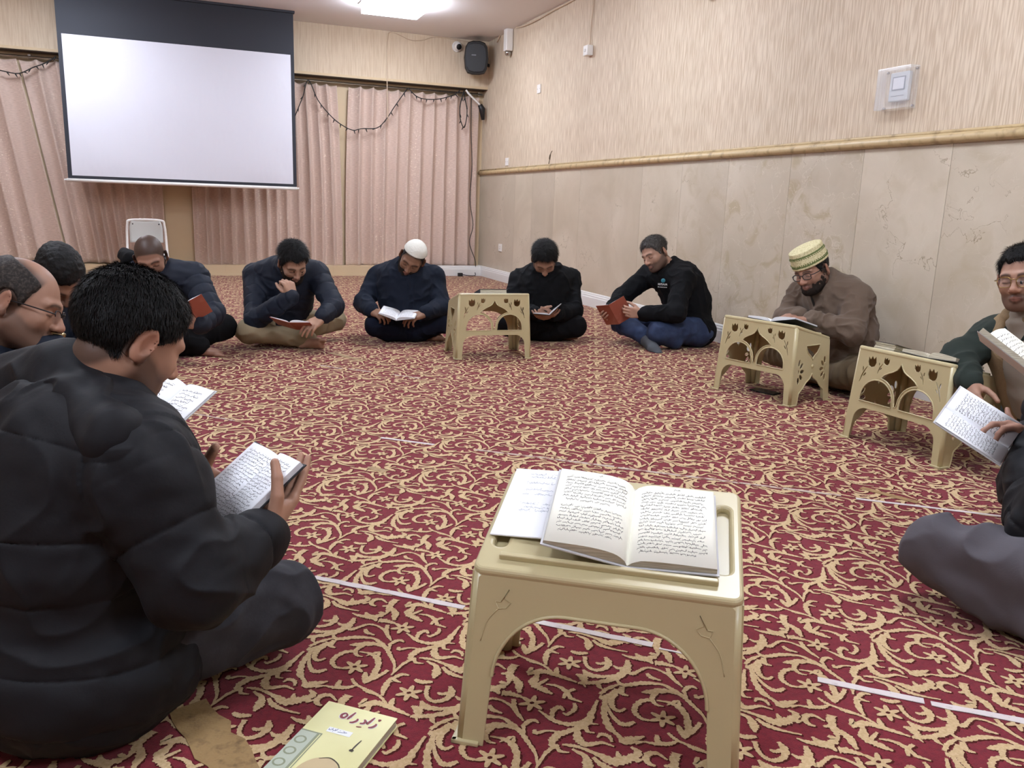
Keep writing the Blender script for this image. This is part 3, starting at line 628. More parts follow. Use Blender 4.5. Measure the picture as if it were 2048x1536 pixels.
def petals(cx, cz, sg):
    out = []
    for k, a in enumerate((-78, -39, 0, 39, 78)):
        t = math.radians(a); out.append(leafhole(cx+sg*.036*math.cos(t), cz+.044*math.sin(t), .036, .019, math.atan2(.044*math.sin(t), sg*.036*math.cos(t))))
    out.append(arc(cx, cz, .010*sg, .012, -88, 88, 8)); return out
OGB = [(.118, 0), (.112, .02), (.108, .045), (.103, .062), (.085, .075), (.068, .088), (.052, .105), (.035, .116), (.015, .128), (.0, .150)]
SIDE_HOLES = [GOB]+petals(-.122, .165, 1)+petals(.122, .165, -1)
def smoothed(l, n=3): return [tuple(p) for p in spline(l, n)]
def side_loops():
    ob = smoothed(OGB)
    e = BYY-.012; return [[(-e, 0), (-e, HL-.006), (e, HH-.006), (e, 0)]+ob+mir(ob)[1:]]+SIDE_HOLES
FRONT_G = flat_shape(FRONT, .005); SIDE_G = flat_shape(side_loops(), .005); BACK_G = flat_shape([legs_outline(.223, .312, .182, .250, .12)], .005)
def rrect(hx, hy, r): return arc(hx-r, hy-r, r, r, 0, 90, 6)+arc(-hx+r, hy-r, r, r, 90, 180, 6)+arc(-hx+r, -hy+r, r, r, 180, 270, 6)+arc(hx-r, -hy+r, r, r, 270, 360, 6)
TOP_G = flat_shape([rrect(TX+.0015, TY+.0015, .018)] + [[(sg*.186+x, z) for x, z in arc(0, .085, .011, .011, 0, 180, 8)+arc(0, -.075, .011, .011, 180, 360, 8)] for sg in (-1, 1)], .018, .007)
def stand(center, yd, label):
    c = np.array([center[0], center[1], 0.0]); Y = nz([yd[0], yd[1], 0]); Z = np.array([0, 0, 1.0]); X = np.cross(Y, Z); A = np.array([X, Y, Z])
    def w(p): return c+np.asarray(p) @ A
    t = empty('book_stand', c, label, 'book stand', 'cream plastic book stands')
    def hgt(y): return HL+(HH-HL)*(y+TY)/(2*TY)
    def bx(z, H): return BX+(TX-BX)*z/H
    def by(z, H): return BYY+(TY-BYY)*z/H
    # outer panels, tapered to the top
    def panel(G, mp, name, beads):
        V = np.array([mp(*v) for v in G[0]]); b = MB(); b.smooth = False; b.add(w(V), G[1])
        for lp, r in beads:
            cl = list(lp)+([lp[0]] if r < .003 else []); b.tube([w(mp(x, z, .0028)) for x, z in cl], r, n=6, cap=False)
        return b.build(name, M['plastic'], t)
    f_map = lambda x, z, d: (x/BX*bx(z, HH), by(z, HH)+d-.0025, z)
    panel(FRONT_G, f_map, 'front_panel', [(HOLE_R, .0028), (mir(HOLE_R), .0028), (HOLE_C, .0028)])
    b_map = lambda x, z, d: (x/BX*bx(z, HL), -by(z, HL)-d+.0025, z)
    BK = legs_outline(.223, .312, .182, .250, .12)
    o = panel(BACK_G, b_map, 'rear_panel', [(BK[7:-1], .003)])
    for sg in (-1, 1):
        tl = [(sg*x, z) for x, z in ((.178, .262), (.165, .285), (.172, .268), (.160, .262), (.168, .252), (.182, .250), (.188, .262), (.178, .262))]
        b = MB(); b.tube([w(b_map(x, z, .0026)) for x, z in tl], .0009, n=5); b.tube([w(b_map(sg*x, z, .0026)) for x, z in spline([(.182, .250), (.200, .225), (.208, .19)], 5)], .0009, n=5); b.build('embossed_flower', M['plastic'], t)
    for sg in (-1, 1):
        s_map = lambda y, z, d, sg=sg: (sg*(bx(z, .35)+d-.0025), y/BYY*by(z, .35), z)
        o = panel(SIDE_G, s_map, 'side_panel', [(GOB, .0026), (smoothed(OGB)+mir(smoothed(OGB))[1:], .003)])
        b = MB(); q = w((sg*(bx(.185, .35)+.001), 0, .185)); b.lathe(q, sg*X, [(.010, 0), (.009, .003), (.003, .0045)], n=16); b.build('boss', M['plastic'], t)
    for sx in (-1, 1):
        for sy in (-1, 1):
            H = HH if sy > 0 else HL; b = MB(); b.smooth = True
            q = [w((sx*(bx(z, H)-.0135), sy*(by(z, H)-.0135), z)) for z in (.001, .1, .2, H-.006)]
            b.tube(q, .0134, n=16)
            # flared rim at the foot, following the L of the corner
            b.smooth = False; b.box(w((sx*(BX-.018), sy*(BYY+.001), .004)), (.024, .005, .004), A, bev=.0018); b.box(w((sx*(BX+.001), sy*(BYY-.018), .004)), (.005, .024, .004), A, bev=.0018)
            b.build('leg', M['plastic'], t)
    # sloping top
    sl = math.atan2(HH-HL, 2*TY); Yt = Y*math.cos(sl)+Z*math.sin(sl); Zt = np.cross(X, Yt); O = w((0, 0, (HL+HH)/2-.004)); At = np.array([X, Yt, Zt])
    V = TOP_G[0]*np.array([1, 1/math.cos(sl), 1])
    b = MB(); b.smooth = False; b.add(O+V @ At, TOP_G[1])
    for sg in (-1, 1): b.box(O+sg*.186*X+.005*Yt-.006*Zt, (.014, .094, .0015), At)
    b.build('tabletop', M['plastic'], t)
    b = MB(); b.box(O-(TY-.028)*Yt+.0135*Zt, (.178, .005, .0055), At, bev=.002); b.build('ledge', M['plastic'], t)
    return dict(O=O+Zt*.009, X=X, Y=Yt, Z=Zt, root=t)
ST1 = stand((.668, 1.195), (.555, .832), 'nearest cream plastic book stand, holding the large open book with a white sheet')
ST2 = stand((1.658, 4.70), (-.087, -.996), 'cream plastic book stand across the circle with a closed dark book on top')
ST3 = stand((2.725, 3.353), (-.96, -.28), 'cream plastic book stand in front of the man in the brown jacket')
ST4 = stand((2.688, 2.381), (-.99, -.08), 'cream plastic book stand piled with worn grey books at the right')

# ------------------------------------------------------------------ books
M['paper'] = mat('page_paper', 'F3F2E4', .8, bump=(60, .05, .002)); M['paperw'] = mat('white_paper', 'F0F2F6', .75, bump=(60, .05, .002))
M['edges'] = mat('page_edges', 'C9C3AE', .85, bump=((30, 30, 900), .5, .001), var=((20, 20, 700), 'A79F8B', .4, .6))
M['edgew'] = mat('white_page_edges', 'CFD0D4', .85, bump=((30, 30, 900), .4, .001))
M['ink'] = mat('ink', '2B2A2C', .8); M['inkblue'] = mat('blue_grey_ink', '7C8594', .8)
M['redcover'] = mat('red_cover', '98503F', .5, bump=(200, .05, .001), var=(9, 'A9685A', .5, .7)); M['darkcover'] = mat('dark_cover', '22252B', .45)
M['greycover'] = mat('grey_cover', '4A4744', .6); M['whitecover'] = mat('white_cover', 'CACACC', .5); M['browncover'] = mat('worn_brown_cover', '5A5048', .7)
def script_line(rng, L, hgt):
    """pseudo Nastaliq line from x=0..L : list of (polyline, width)"""
    out = []; x = 0.0
    while x < L-hgt*1.2:
        wl = min(hgt*(1.2+2.6*rng.rand()), L-x); n = max(3, int(wl/(hgt*.35))); xs = np.linspace(x, x+wl*.92, n)
        y = .12*hgt*(rng.rand(n)-.5)+np.linspace(.0, .28*hgt, n); y[rng.rand(n) < .28] += .30*hgt; y[rng.rand(n) < .15] -= .26*hgt
        out.append((np.c_[xs, y], .11*hgt))
        for k in range(n):
            r = rng.rand()
            if r < .22: out.append((np.array([[xs[k], y[k]], [xs[k]-.05*hgt, y[k]+.62*hgt]]), .09*hgt))
            elif r < .50: out.append((np.array([[xs[k]-.06*hgt, y[k]-.42*hgt], [xs[k]+.07*hgt, y[k]-.36*hgt]]), .14*hgt))
            elif r < .62: out.append((np.array([[xs[k]-.06*hgt, y[k]+.60*hgt], [xs[k]+.14*hgt, y[k]+.66*hgt]]), .09*hgt))
        x += wl+hgt*.25
    return out
def script_on(S, lines, z=.0003):
    """ribbons of writing on a surface map S(x, y) -> point, normal"""
    V = []; Q = []
    for P, w in lines:
        d = np.gradient(P, axis=0); d /= np.maximum(np.linalg.norm(d, axis=1), 1e-9)[:, None]; n = np.c_[-d[:, 1], d[:, 0]]; o = len(V); w = w*1.35
        for p, q in zip(P, n):
            for s_ in (1, -1): V.append(S(p[0]+s_*q[0]*w/2, p[1]+s_*q[1]*w/2, z))
        Q += [[o+2*i, o+2*i+1, o+2*i+3, o+2*i+2] for i in range(len(P)-1)]
    return V, Q
def page_lines(rng, w, h, rows, hgt, mx=.016, top=.02, gap=None, skip=(), title=False):
    out = []; dy = (h-2*top)/rows
    for r in range(rows):
        if r in skip: continue
        y = h/2-top-dy*(r+.5); l = w-2*mx; sh = rng.rand()*l*.45 if (r+1 in skip or r == rows-1) else 0
        for P, wd in script_line(rng, l-sh, hgt): out.append((P+np.array([mx+sh*.2, y]), wd))
    if title:
        for P, wd in script_line(rng, .012, hgt*.8): out.append((P+np.array([w*.5, h/2-top*.55]), wd))
    return out
def open_book(center, wdir, up, pw, ph, label, ang=(20, 20), bulge=(.012, .012), thick=(.010, .010), cover='darkcover', paper='paperw', edge='edgew', rows=16, hgt=.004, seed=1, group='open books being read', soft=True, coverw=.004, tilt=None, ink='ink', skips=((), ()), title=False, curl=(0., 0.), top=.02, mx=.016):
    """center = bottom of the gutter; wdir runs across both pages, up along them; ang = how far each half is raised"""
    C = np.asarray(center, float); X = nz(wdir); Y = nz(np.asarray(up)-X*np.dot(up, X)); Z = np.cross(X, Y)
    t = empty('open_book', C, label, 'book', group); rng = np.random.RandomState(seed)
    for k, sg in ((0, -1), (1, 1)):
        a = math.radians(ang[k]); T = thick[k]
        def under(s, k=k, a=a):      # cover line: distance s from the spine -> (across, height)
            c = curl[k]*(s/pw)**2; return s*math.cos(a+c), s*math.sin(a+c)
        def above(s, k=k, a=a, T=T):
            q = s/pw; x, z = under(s); f = T*min(1, (q*6)**.6 if q < 1/6 else 1)+bulge[k]*math.sin(math.pi*min(1, q)**.62)*(1-.15*q); return x-math.sin(a)*f, z+math.cos(a)*f
        def P(s, y, lift, top=True, sg=sg):
            x, z = (above if top else under)(min(max(s, 0), pw)); return C+X*sg*x+Y*y+Z*(z+lift)
        n = 20; V = []; Q = []; MI = []
        for i in range(n+1):
            s = pw*i/n
            for y in (-ph/2, ph/2): V.append(P(s, y, 0)); 
            for y in (-ph/2, ph/2): V.append(P(s, y, .0008, False))
        for i in range(n):
            o = 4*i; f = [[o, o+4, o+5, o+1], [o, o+2, o+6, o+4], [o+1, o+5, o+7, o+3]]
            Q += f if sg > 0 else [q[::-1] for q in f]; MI += [0, 1, 1]
        o = 4*n; Q.append([o, o+2, o+3, o+1] if sg > 0 else [o+1, o+3, o+2, o]); MI.append(1)
        tl = page_lines(rng, pw, ph, rows, hgt, skip=skips[k], title=title, top=top, mx=mx)
        SV, SQ = script_on(lambda x, y, z, sg=sg: P(x if sg > 0 else pw-x, y, z), tl)
        nv = len(V); V += SV; q2 = np.array(SQ)+nv; Q += q2.tolist(); MI += [2]*len(SQ)
        me = mesh_np('pages', V, Q, mi=MI); me.polygons.foreach_set('use_smooth', np.array([m == 0 for m in MI])); link('pages', me, [M[paper], M[edge], M[ink]], t)
        V = []; Q = []; e = coverw
        for i in range(n+1):
            s = (pw+e)*i/n; x, z = under(s)
            for y in (-ph/2-e, ph/2+e):
                for d in (0, -.0022): V.append(C+X*sg*x+Y*y+Z*(z+d))
        for i in range(n):
            o = 4*i; Q += [[o, o+4, o+6, o+2], [o+1, o+3, o+7, o+5], [o, o+1, o+5, o+4], [o+2, o+6, o+7, o+3]]
        Q += [[0, 2, 3, 1], [4*n, 4*n+1, 4*n+3, 4*n+2]]
        link('cover', mesh_np('cover', V, Q, smooth=False), M[cover], t)
    return t
# the large open book on the nearest stand
s = ST1; O = s['O']
lean = nz(s['Y']*math.cos(.05)+s['X']*-.03)
open_book(O+s['X']*.029+s['Y']*.002+s['Z']*.006, s['X']+s['Y']*.035-s['Z']*.02, lean, .142, .222, 'large open book of dense script on the nearest cream stand', ang=(11, 2), bulge=(.013, .004), thick=(.006, .010), cover='whitecover', paper='paper', edge='edges', rows=18, hgt=.0062, seed=5, skips=((8, 17), ()), title=True, top=.020, mx=.014)
c0 = O+s['X']*-.124+s['Y']*.040+s['Z']*.0085; xa = nz(s['X']*.995-s['Y']*.02+s['Z']*.06); ya = nz(s['Y']-s['X']*-.0-s['Z']*.0); za = np.cross(xa, ya)
b = MB(); b.box(c0, (.085, .108, .0018), np.array([xa, ya, za]), bev=.0015); rng = np.random.RandomState(9)
tl = []
for r in (.088, .078, .058, .035, .020, -.010, -.022, -.032): tl += [(P+np.array([-.062+.02*rng.rand(), r]), w*.8) for P, w in script_line(rng, .10, .0062)]
SV, SQ = script_on(lambda x, y, z: c0+xa*x+ya*y+za*(.0018+z), tl); b.m = 1; b.add(SV, SQ)
props(b.build('loose_board', [M['paperw'], M['inkblue']], loc=c0), 'white board sheet with faint handwriting tucked under the large open book', 'sheet')

# closed dark book and its sheet on the far stand
s = ST2; O = s['O']; A = np.array([s['X'], s['Y'], s['Z']])
b = MB(); b.box(O+s['X']*.02+s['Y']*.03+s['Z']*.0014, (.125, .09, .0012), A); props(b.build('paper_sheet', M['paperw'], loc=O+s['Z']*.001), 'white paper sheet under the closed dark book on the far stand', 'sheet')
c0 = O+s['X']*-.005+s['Y']*.045+s['Z']*.0165; t = empty('closed_book', c0-s['Z']*.013, 'thick closed book in dark covers lying on the far stand', 'book')
b = MB(); b.box(c0, (.080, .062, .0105), A); b.build('pages', M['edges'], t)
b = MB()
for z in (-.0122, .0122): b.box(c0+s['Z']*z, (.086, .066, .0016), A)
b.box(c0+s['X']*.0845, (.002, .066, .0105), A); b.build('cover', M['darkcover'], t)

# open white book on the stand of the brown-jacketed man
s = ST3; O = s['O']
open_book(O+s['X']*-.035+s['Y']*.01+s['Z']*.004, -s['X'], -s['Y'], .135, .20, 'white open book under the hand of the man in the brown jacket', ang=(2, 12), bulge=(.006, .012), thick=(.010, .008), cover='darkcover', paper='paperw', rows=14, hgt=.006, seed=6)
# worn books on the right stand
s = ST4; O = s['O']
open_book(O+s['X']*-.085+s['Y']*.045+s['Z']*.004, -s['X'], -s['Y'], .115, .17, 'worn grey open book at the far end of the right stand', ang=(2, 3), bulge=(.006, .01), thick=(.012, .014), cover='greycover', paper='edges', edge='edges', rows=12, hgt=.006, seed=7)
A = np.array([s['X'], s['Y'], s['Z']])
c0 = O+s['X']*.150+s['Y']*-.015+s['Z']*.0175; t = empty('closed_book', c0-s['Z']*.015, 'worn grey-brown closed book at the near end of the right stand', 'book')
rng = np.random.RandomState(4); b = MB()
for k in range(7): b.box(c0+s['Z']*(-.0115+k*.0038)+s['X']*(rng.rand()-.5)*.006+s['Y']*(rng.rand()-.5)*.006, (.048, .098, .0018), A)
b.build('pages', M['edges'], t)
b = MB(); b.box(c0+s['Z']*.0155, (.053, .102, .0014), A); b.box(c0-s['Z']*.0151, (.053, .102, .0014), A); b.build('cover', M['browncover'], t)

# yellow book on the carpet
tl_, tr_ = fl(658, 1402, .018), fl(795, 1437, .018); X = nz(tr_-tl_); Y = np.array([-X[1], X[0], 0]); Z = np.array([0, 0, 1.0]); wB = np.linalg.norm(tr_-tl_); hB = wB*1.48
A = np.array([X, Y, Z]); c0 = (tl_+tr_)/2-Y*hB/2; c0[2] = .0098
t = empty('yellow_book', c0*[1, 1, 0]+[0, 0, .001], 'pale yellow closed book with a red Urdu title, on the carpet', 'book')
b = MB(); b.box(c0, (wB/2-.002, hB/2-.002, .0072), A); b.build('pages', M['edges'], t)
YW = mat('yellow_cover', 'E3DFA8', .35, var=((6, 6, 6), 'D9D49A', .4, .7)); GR = mat('cover_grey_green', 'B7BFAE', .4); GR2 = mat('cover_olive', '8F957A', .4); RD = mat('title_red', '7E2C33', .4); TN = mat('cover_dome', 'C8B48C', .4); WH = mat('cover_white', 'EEF0F0', .4); BL = mat('cover_blue', '3A4A80', .4); DK = mat('cover_dark', '3E3226', .4); HALO = mat('title_halo', 'DCD8D2', .4)
b = MB(); b.box(c0+Z*.0078, (wB/2, hB/2, .0006), A); b.box(c0-Z*.0078, (wB/2, hB/2, .0006), A); b.box(c0-X*(wB/2-.0006), (.0006, hB/2, .0078), A)
cv = b.build('cover', YW, t)
def cp(x, y, z=.0003): return c0+X*(x*wB)+Y*(y*hB)+Z*(.0084+z)      # x,y in -.5...5 of the cover
def flatpoly(b, pts, m, z): b.m = m; b.add([cp(x, y, z) for x, y in pts], [tuple(range(len(pts)))])
b = MB()
flatpoly(b, [(-.5, -.5), (-.27, -.5), (-.27, .08), (-.5, .08)], 0, .0002); flatpoly(b, [(-.27, -.5), (-.235, -.5), (-.235, .08), (-.27, .08)], 1, .0003); flatpoly(b, [(-.22, -.5), (-.205, -.5), (-.205, .08), (-.22, .08)], 1, .0003)
flatpoly(b, [(-.5, .065), (-.205, .065), (-.205, .08), (-.5, .08)], 1, .00035)
for k in range(4): flatpoly(b, [(-.40+.08*math.cos(a), -.05-.15*k+.05*math.sin(a)) for a in np.linspace(0, 6.28, 17)[:-1]], 1, .0004); flatpoly(b, [(-.40+.055*math.cos(a), -.05-.15*k+.034*math.sin(a)) for a in np.linspace(0, 6.28, 13)[:-1]], 0, .0005)
flatpoly(b, [(.10+.26*math.cos(a), -.40+.23*math.sin(a)) for a in np.linspace(-.4, math.pi+.4, 24)], 2, .0003)
flatpoly(b, [(-.20, .12), (.13, .12), (.13, .185), (-.20, .185)], 3, .0004)
b.build('cover_picture', [GR, GR2, TN, WH], cv)
b = MB()
def stroke(b, pts, w, z, n=5):
    p = spline(pts, n); d = np.gradient(p*[wB, hB], axis=0); d /= np.linalg.norm(d, axis=1)[:, None]; nn = np.c_[-d[:, 1], d[:, 0]]/[wB, hB]
    ww = w*(.45+.55*np.sin(np.linspace(.15, math.pi-.3, len(p))))[:, None]/2; L_ = p+nn*ww; R_ = p-nn*ww; o = [cp(*q, z) for q in L_]+[cp(*q, z) for q in R_]; k = len(p)
    b.add(o, [(i, i+1, k+i+1, k+i) for i in range(k-1)])
TITLE = [[(.31, .36), (.315, .335), (.29, .305), (.25, .29)],                 # ze
         [(.235, .43), (.215, .36), (.205, .325)],                                # alef
         [(.13, .375), (.16, .355), (.155, .325), (.11, .315)],                   # dal
         [(.045, .365), (.05, .335), (.02, .305), (-.02, .295)],                  # re
         [(-.045, .435), (-.065, .365), (-.075, .325)],                           # alef
         [(-.14, .395), (-.115, .37), (-.13, .335), (-.17, .335), (-.185, .365), (-.165, .39), (-.14, .395)]]   # he
for p in TITLE: b.m = 1; stroke(b, p, .0085, .0004); b.m = 0; stroke(b, p, .0052, .0007)
b.m = 0; stroke(b, [(.30, .405), (.315, .41), (.33, .405)], .007, .0007); stroke(b, [(.10, .265), (.14, .27), (.17, .275)], .003, .0007)   # dot of ze, zer
b.build('title', [RD, HALO], cv)
b = MB(); rng = np.random.RandomState(2)
for P, w in script_line(rng, .30*wB, .0066): 
    V_, Q_ = script_on(lambda x, y, z: cp(-.18+x/wB, .145+y/hB, .0006), [(P, w*1.2)]); b.m = 0; b.add(V_, Q_)
b.m = 1; stroke(b, [(.30, .12), (.285, .04), (.28, -.02)], .003, .0006); stroke(b, [(.255, -.03), (.28, -.02), (.305, -.03)], .006, .0006); stroke(b, [(.0, -.20), (.12, -.165), (.26, -.205), (.33, -.26)], .0022, .0006)
b.build('author_line', [BL, DK], cv)

# phone on the carpet
c0 = fl(1530, 783, .005); b = MB(); X = nz(fl(1548, 786)-fl(1512, 778)); Y = np.array([-X[1], X[0], 0]); b.box(c0, (.072, .036, .004), np.array([X, Y, [0, 0, 1]]), bev=.003)
props(b.build('phone', mat('phone_glass', '101214', .15), loc=c0*[1, 1, 0]+[0, 0, .001]), 'dark phone lying on the carpet beneath the stand of the brown-jacketed man', 'phone')

# white folding chair behind the shaven-headed man
D = 7.4; cc = at(293, 470, D); fy_ = nz(np.array([-cc[0], -cc[1], 0])*1.0+np.array([.0, 0, 0])); fx_ = np.cross(fy_, [0, 0, 1]); W2 = .5*(326-258)/FPX*D; zt = at(293, 438, D)[2]
g = np.array([cc[0], cc[1], 0]); t = empty('folding_chair', g, 'white folding chair behind the shaven-headed man', 'chair')
def cw(x, y, z): return g+fx_*x+fy_*y+np.array([0, 0, z])
b = MB(); b.smooth = True
b.tube(spline([cw(-W2-.02, .20, .012), cw(-W2-.01, .02, zt*.62), cw(-W2, -.02, zt-.06), cw(-W2+.035, -.025, zt-.012), cw(W2-.035, -.025, zt-.012), cw(W2, -.02, zt-.06), cw(W2+.01, .02, zt*.62), cw(W2+.02, .20, .012)], 6), .011, n=10); b.build('frame', M['whiteplastic'], t)
for sg in (-1, 1):
    b = MB(); b.tube([cw(sg*(W2-.03), .16, zt*.52), cw(sg*(W2-.025), -.16, .012)], .010, n=10); b.build('leg', M['whiteplastic'], t)
b = MB(); b.box(cw(0, .12, zt*.53), (W2-.012, .16, .012), np.array([fx_, fy_, [0, 0, 1]]), bev=.008); b.build('seat', M['whiteplastic'], t)
V = []; n1, n2 = 14, 8
for j in range(n2+1):
    for i in range(n1+1):
        x = -1+2*i/n1; z = j/n2; r = 1-.12*max(0, z-.7)/.3*abs(x)**3; V.append(cw(x*(W2-.014)*r, -.018-.025*(1-x*x), zt-.008-.20+.20*z-.012*abs(x)**4*(z > .9)))
i = np.arange((n1+1)*(n2+1)).reshape(n2+1, n1+1); Q = np.stack([i[:-1, :-1], i[:-1, 1:], i[1:, 1:], i[1:, :-1]], -1).reshape(-1, 4)
o = link('backrest', mesh_np('backrest', V, Q), mat('chair_grey_plastic', 'C9CDCB', .3), t); so = o.modifiers.new('t', 'SOLIDIFY'); so.thickness = .012
b = MB()
for sg in (-1, 1): b.lathe(cw(sg*(W2-.045), -.018, zt-.045), fy_, [(.006, 0), (.006, .006), (.002, .008)], n=10)
b.build('rivet', M['black'], t)
# ------------------------------------------------------------------ implicit-surface modelling for bodies and clothes
def vnoise(p, seed=0):
    """value noise in 0..1 at points p (n,3)"""
    i = np.floor(p).astype(np.int64); f = p-i; f = f*f*(3-2*f)
    def h(a, b, c):
        n = (a*374761393+b*668265263+c*2147483647+seed*1274126177) & 0xffffffff
        n = ((n ^ (n >> 13))*1274126177) & 0xffffffff; return ((n ^ (n >> 16)) & 0xffff)/65535.0
    r = 0
    for a in (0, 1):
        for b in (0, 1):
            for c in (0, 1):
                r = r+h(i[:, 0]+a, i[:, 1]+b, i[:, 2]+c)*(f[:, 0] if a else 1-f[:, 0])*(f[:, 1] if b else 1-f[:, 1])*(f[:, 2] if c else 1-f[:, 2])
    return r
class Field:
    def __init__(s, lo, hi, vox):
        s.lo = np.asarray(lo, float); s.v = vox; s.n = np.maximum(8, np.ceil((np.asarray(hi)-s.lo)/vox).astype(int)+1)
        s.g = np.full(s.n, .06, np.float32)
    def win(s, lo, hi):
        a = np.clip(np.floor((np.asarray(lo)-s.lo)/s.v).astype(int), 0, s.n); b = np.clip(np.ceil((np.asarray(hi)-s.lo)/s.v).astype(int)+1, 0, s.n)
        if (b <= a).any(): return None
        ax = [(s.lo[k]+np.arange(a[k], b[k])*s.v).astype(np.float32) for k in range(3)]
        return (slice(a[0], b[0]), slice(a[1], b[1]), slice(a[2], b[2])), ax[0][:, None, None], ax[1][None, :, None], ax[2][None, None, :]
    def uni(s, sl, d, k):
        g = s.g[sl]
        if k <= 0: s.g[sl] = np.minimum(g, d); return
        h = np.clip(.5+.5*(g-d)/k, 0, 1); s.g[sl] = g*(1-h)+d*h-k*h*(1-h)
    def sub(s, sl, d, k):
        g = s.g[sl]; h = np.clip(.5-.5*(g+d)/k, 0, 1); s.g[sl] = g*(1-h)-d*h+k*h*(1-h)
    def cap(s, a, b, ra, rb=None, k=.02, op='uni', sq=None):
        """tapered capsule; sq = (axis, factor) squashes the section along an axis"""
        a = np.asarray(a, float); b = np.asarray(b, float); rb = ra if rb is None else rb; m = max(ra, rb)+k+3*s.v
        w = s.win(np.minimum(a, b)-m, np.maximum(a, b)+m)
        if w is None: return
        sl, X, Y, Z = w; d = b-a; L2 = max(float(d@d), 1e-9); px, py, pz = X-a[0], Y-a[1], Z-a[2]
        t = np.clip((px*d[0]+py*d[1]+pz*d[2])/L2, 0, 1); qx, qy, qz = px-t*d[0], py-t*d[1], pz-t*d[2]; q2 = qx*qx+qy*qy+qz*qz
        if sq is not None:
            n = sq[0]; c = qx*n[0]+qy*n[1]+qz*n[2]; q2 = q2+c*c*(1/sq[1]**2-1)
        D = np.sqrt(np.maximum(q2, 0))-(ra+(rb-ra)*t); getattr(s, op)(sl, D.astype(np.float32), k)
    def ell(s, c, A, r, k=.02, op='uni'):
        """ellipsoid with axes rows of A"""
        c = np.asarray(c, float); r = np.asarray(r, float); ext = np.sqrt(((np.asarray(A)*r[:, None])**2).sum(0))+k+3*s.v
        w = s.win(c-ext, c+ext)
        if w is None: return
        sl, X, Y, Z = w; p = [(X-c[0])*A[i][0]+(Y-c[1])*A[i][1]+(Z-c[2])*A[i][2] for i in range(3)]
        k0 = np.sqrt(sum((p[i]/r[i])**2 for i in range(3))); k1 = np.sqrt(sum((p[i]/r[i]**2)**2 for i in range(3)))
        getattr(s, op)(sl, (k0*(k0-1)/np.maximum(k1, 1e-6)).astype(np.float32), k)
    def ring(s, c, ax, R, H, t, k=.01, rnd=.006):
        """upright band round an axis (collar, cap band)"""
        c = np.asarray(c, float); m = R+H+t+k+3*s.v; w = s.win(c-m, c+m)
        if w is None: return
        sl, X, Y, Z = w; px, py, pz = X-c[0], Y-c[1], Z-c[2]; z = px*ax[0]+py*ax[1]+pz*ax[2]; rad = np.sqrt(np.maximum(px*px+py*py+pz*pz-z*z, 0))
        a = np.maximum(np.abs(rad-R)-t, 0); b = np.maximum(np.abs(z)-H, 0); s.uni(sl, (np.sqrt(a*a+b*b)-rnd).astype(np.float32), k)
    def clip(s, p, n, k=.004):
        """keep the side n points to"""
        sl, X, Y, Z = s.win(s.lo, s.lo+s.n*s.v); d = -((X-p[0])*n[0]+(Y-p[1])*n[1]+(Z-p[2])*n[2]); s.g = np.maximum(s.g, d.astype(np.float32))
    def grid(s): return s.win(s.lo, s.lo+s.n*s.v)[1:]
    def mesh(s):
        """surface nets"""
        g = s.g; n = np.array(g.shape); neg = g < 0; cells = []; pos = []; quads = []; flip = []
        for ax in range(3):
            A = [slice(None)]*3; B = [slice(None)]*3; A[ax] = slice(0, -1); B[ax] = slice(1, None); A, B = tuple(A), tuple(B)
            e = np.argwhere(neg[A] != neg[B])
            o1, o2 = (ax+1) % 3, (ax+2) % 3
            e = e[(e[:, o1] > 0) & (e[:, o2] > 0) & (e[:, o1] < n[o1]-1) & (e[:, o2] < n[o2]-1)]
            if not len(e): continue
            e2 = e.copy(); e2[:, ax] += 1; ga = g[tuple(e.T)]; gb = g[tuple(e2.T)]; P = e.astype(np.float32); P[:, ax] += ga/(ga-gb)
            q = []
            for d1, d2 in ((0, 0), (-1, 0), (-1, -1), (0, -1)):
                c = e.copy(); c[:, o1] += d1; c[:, o2] += d2; idx = (c[:, 0]*n[1]+c[:, 1])*n[2]+c[:, 2]; cells.append(idx); pos.append(P); q.append(idx)
            q = np.stack(q, 1); f = ga > 0; q[f] = q[f][:, ::-1]; quads.append(q)
        allc = np.concatenate(cells); P = np.concatenate(pos); u, inv = np.unique(allc, return_inverse=True); cnt = np.bincount(inv, minlength=len(u))
        V = np.stack([np.bincount(inv, P[:, k], len(u))/cnt for k in range(3)], 1); Q = np.searchsorted(u, np.concatenate(quads))
        return V*s.v+s.lo, Q
def vnormals(V, Q):
    n = np.cross(V[Q[:, 2]]-V[Q[:, 0]], V[Q[:, 3]]-V[Q[:, 1]]); N = np.zeros_like(V)
    for k in range(4):
        for a in range(3): N[:, a] += np.bincount(Q[:, k], n[:, a], len(V))
    return N/np.maximum(np.linalg.norm(N, axis=1), 1e-12)[:, None]
def relax(V, Q, it=2, lam=.5):
    E = np.concatenate([Q[:, [0, 1]], Q[:, [1, 2]], Q[:, [2, 3]], Q[:, [3, 0]]]); E = np.concatenate([E, E[:, ::-1]]); cnt = np.maximum(np.bincount(E[:, 0], minlength=len(V)), 1)
    for _ in range(it):
        A = np.stack([np.bincount(E[:, 0], V[E[:, 1], k], len(V)) for k in range(3)], 1)/cnt[:, None]; V = V+lam*(A-V)
    return V
def sstep(a, b, x):
    t = np.clip((x-a)/(b-a), 0, 1); return t*t*(3-2*t)
def frame(fwd, up):
    Y = nz(fwd); X = nz(np.cross(Y, up)); return np.array([X, Y, np.cross(X, Y)])   # rows: right, forward, up

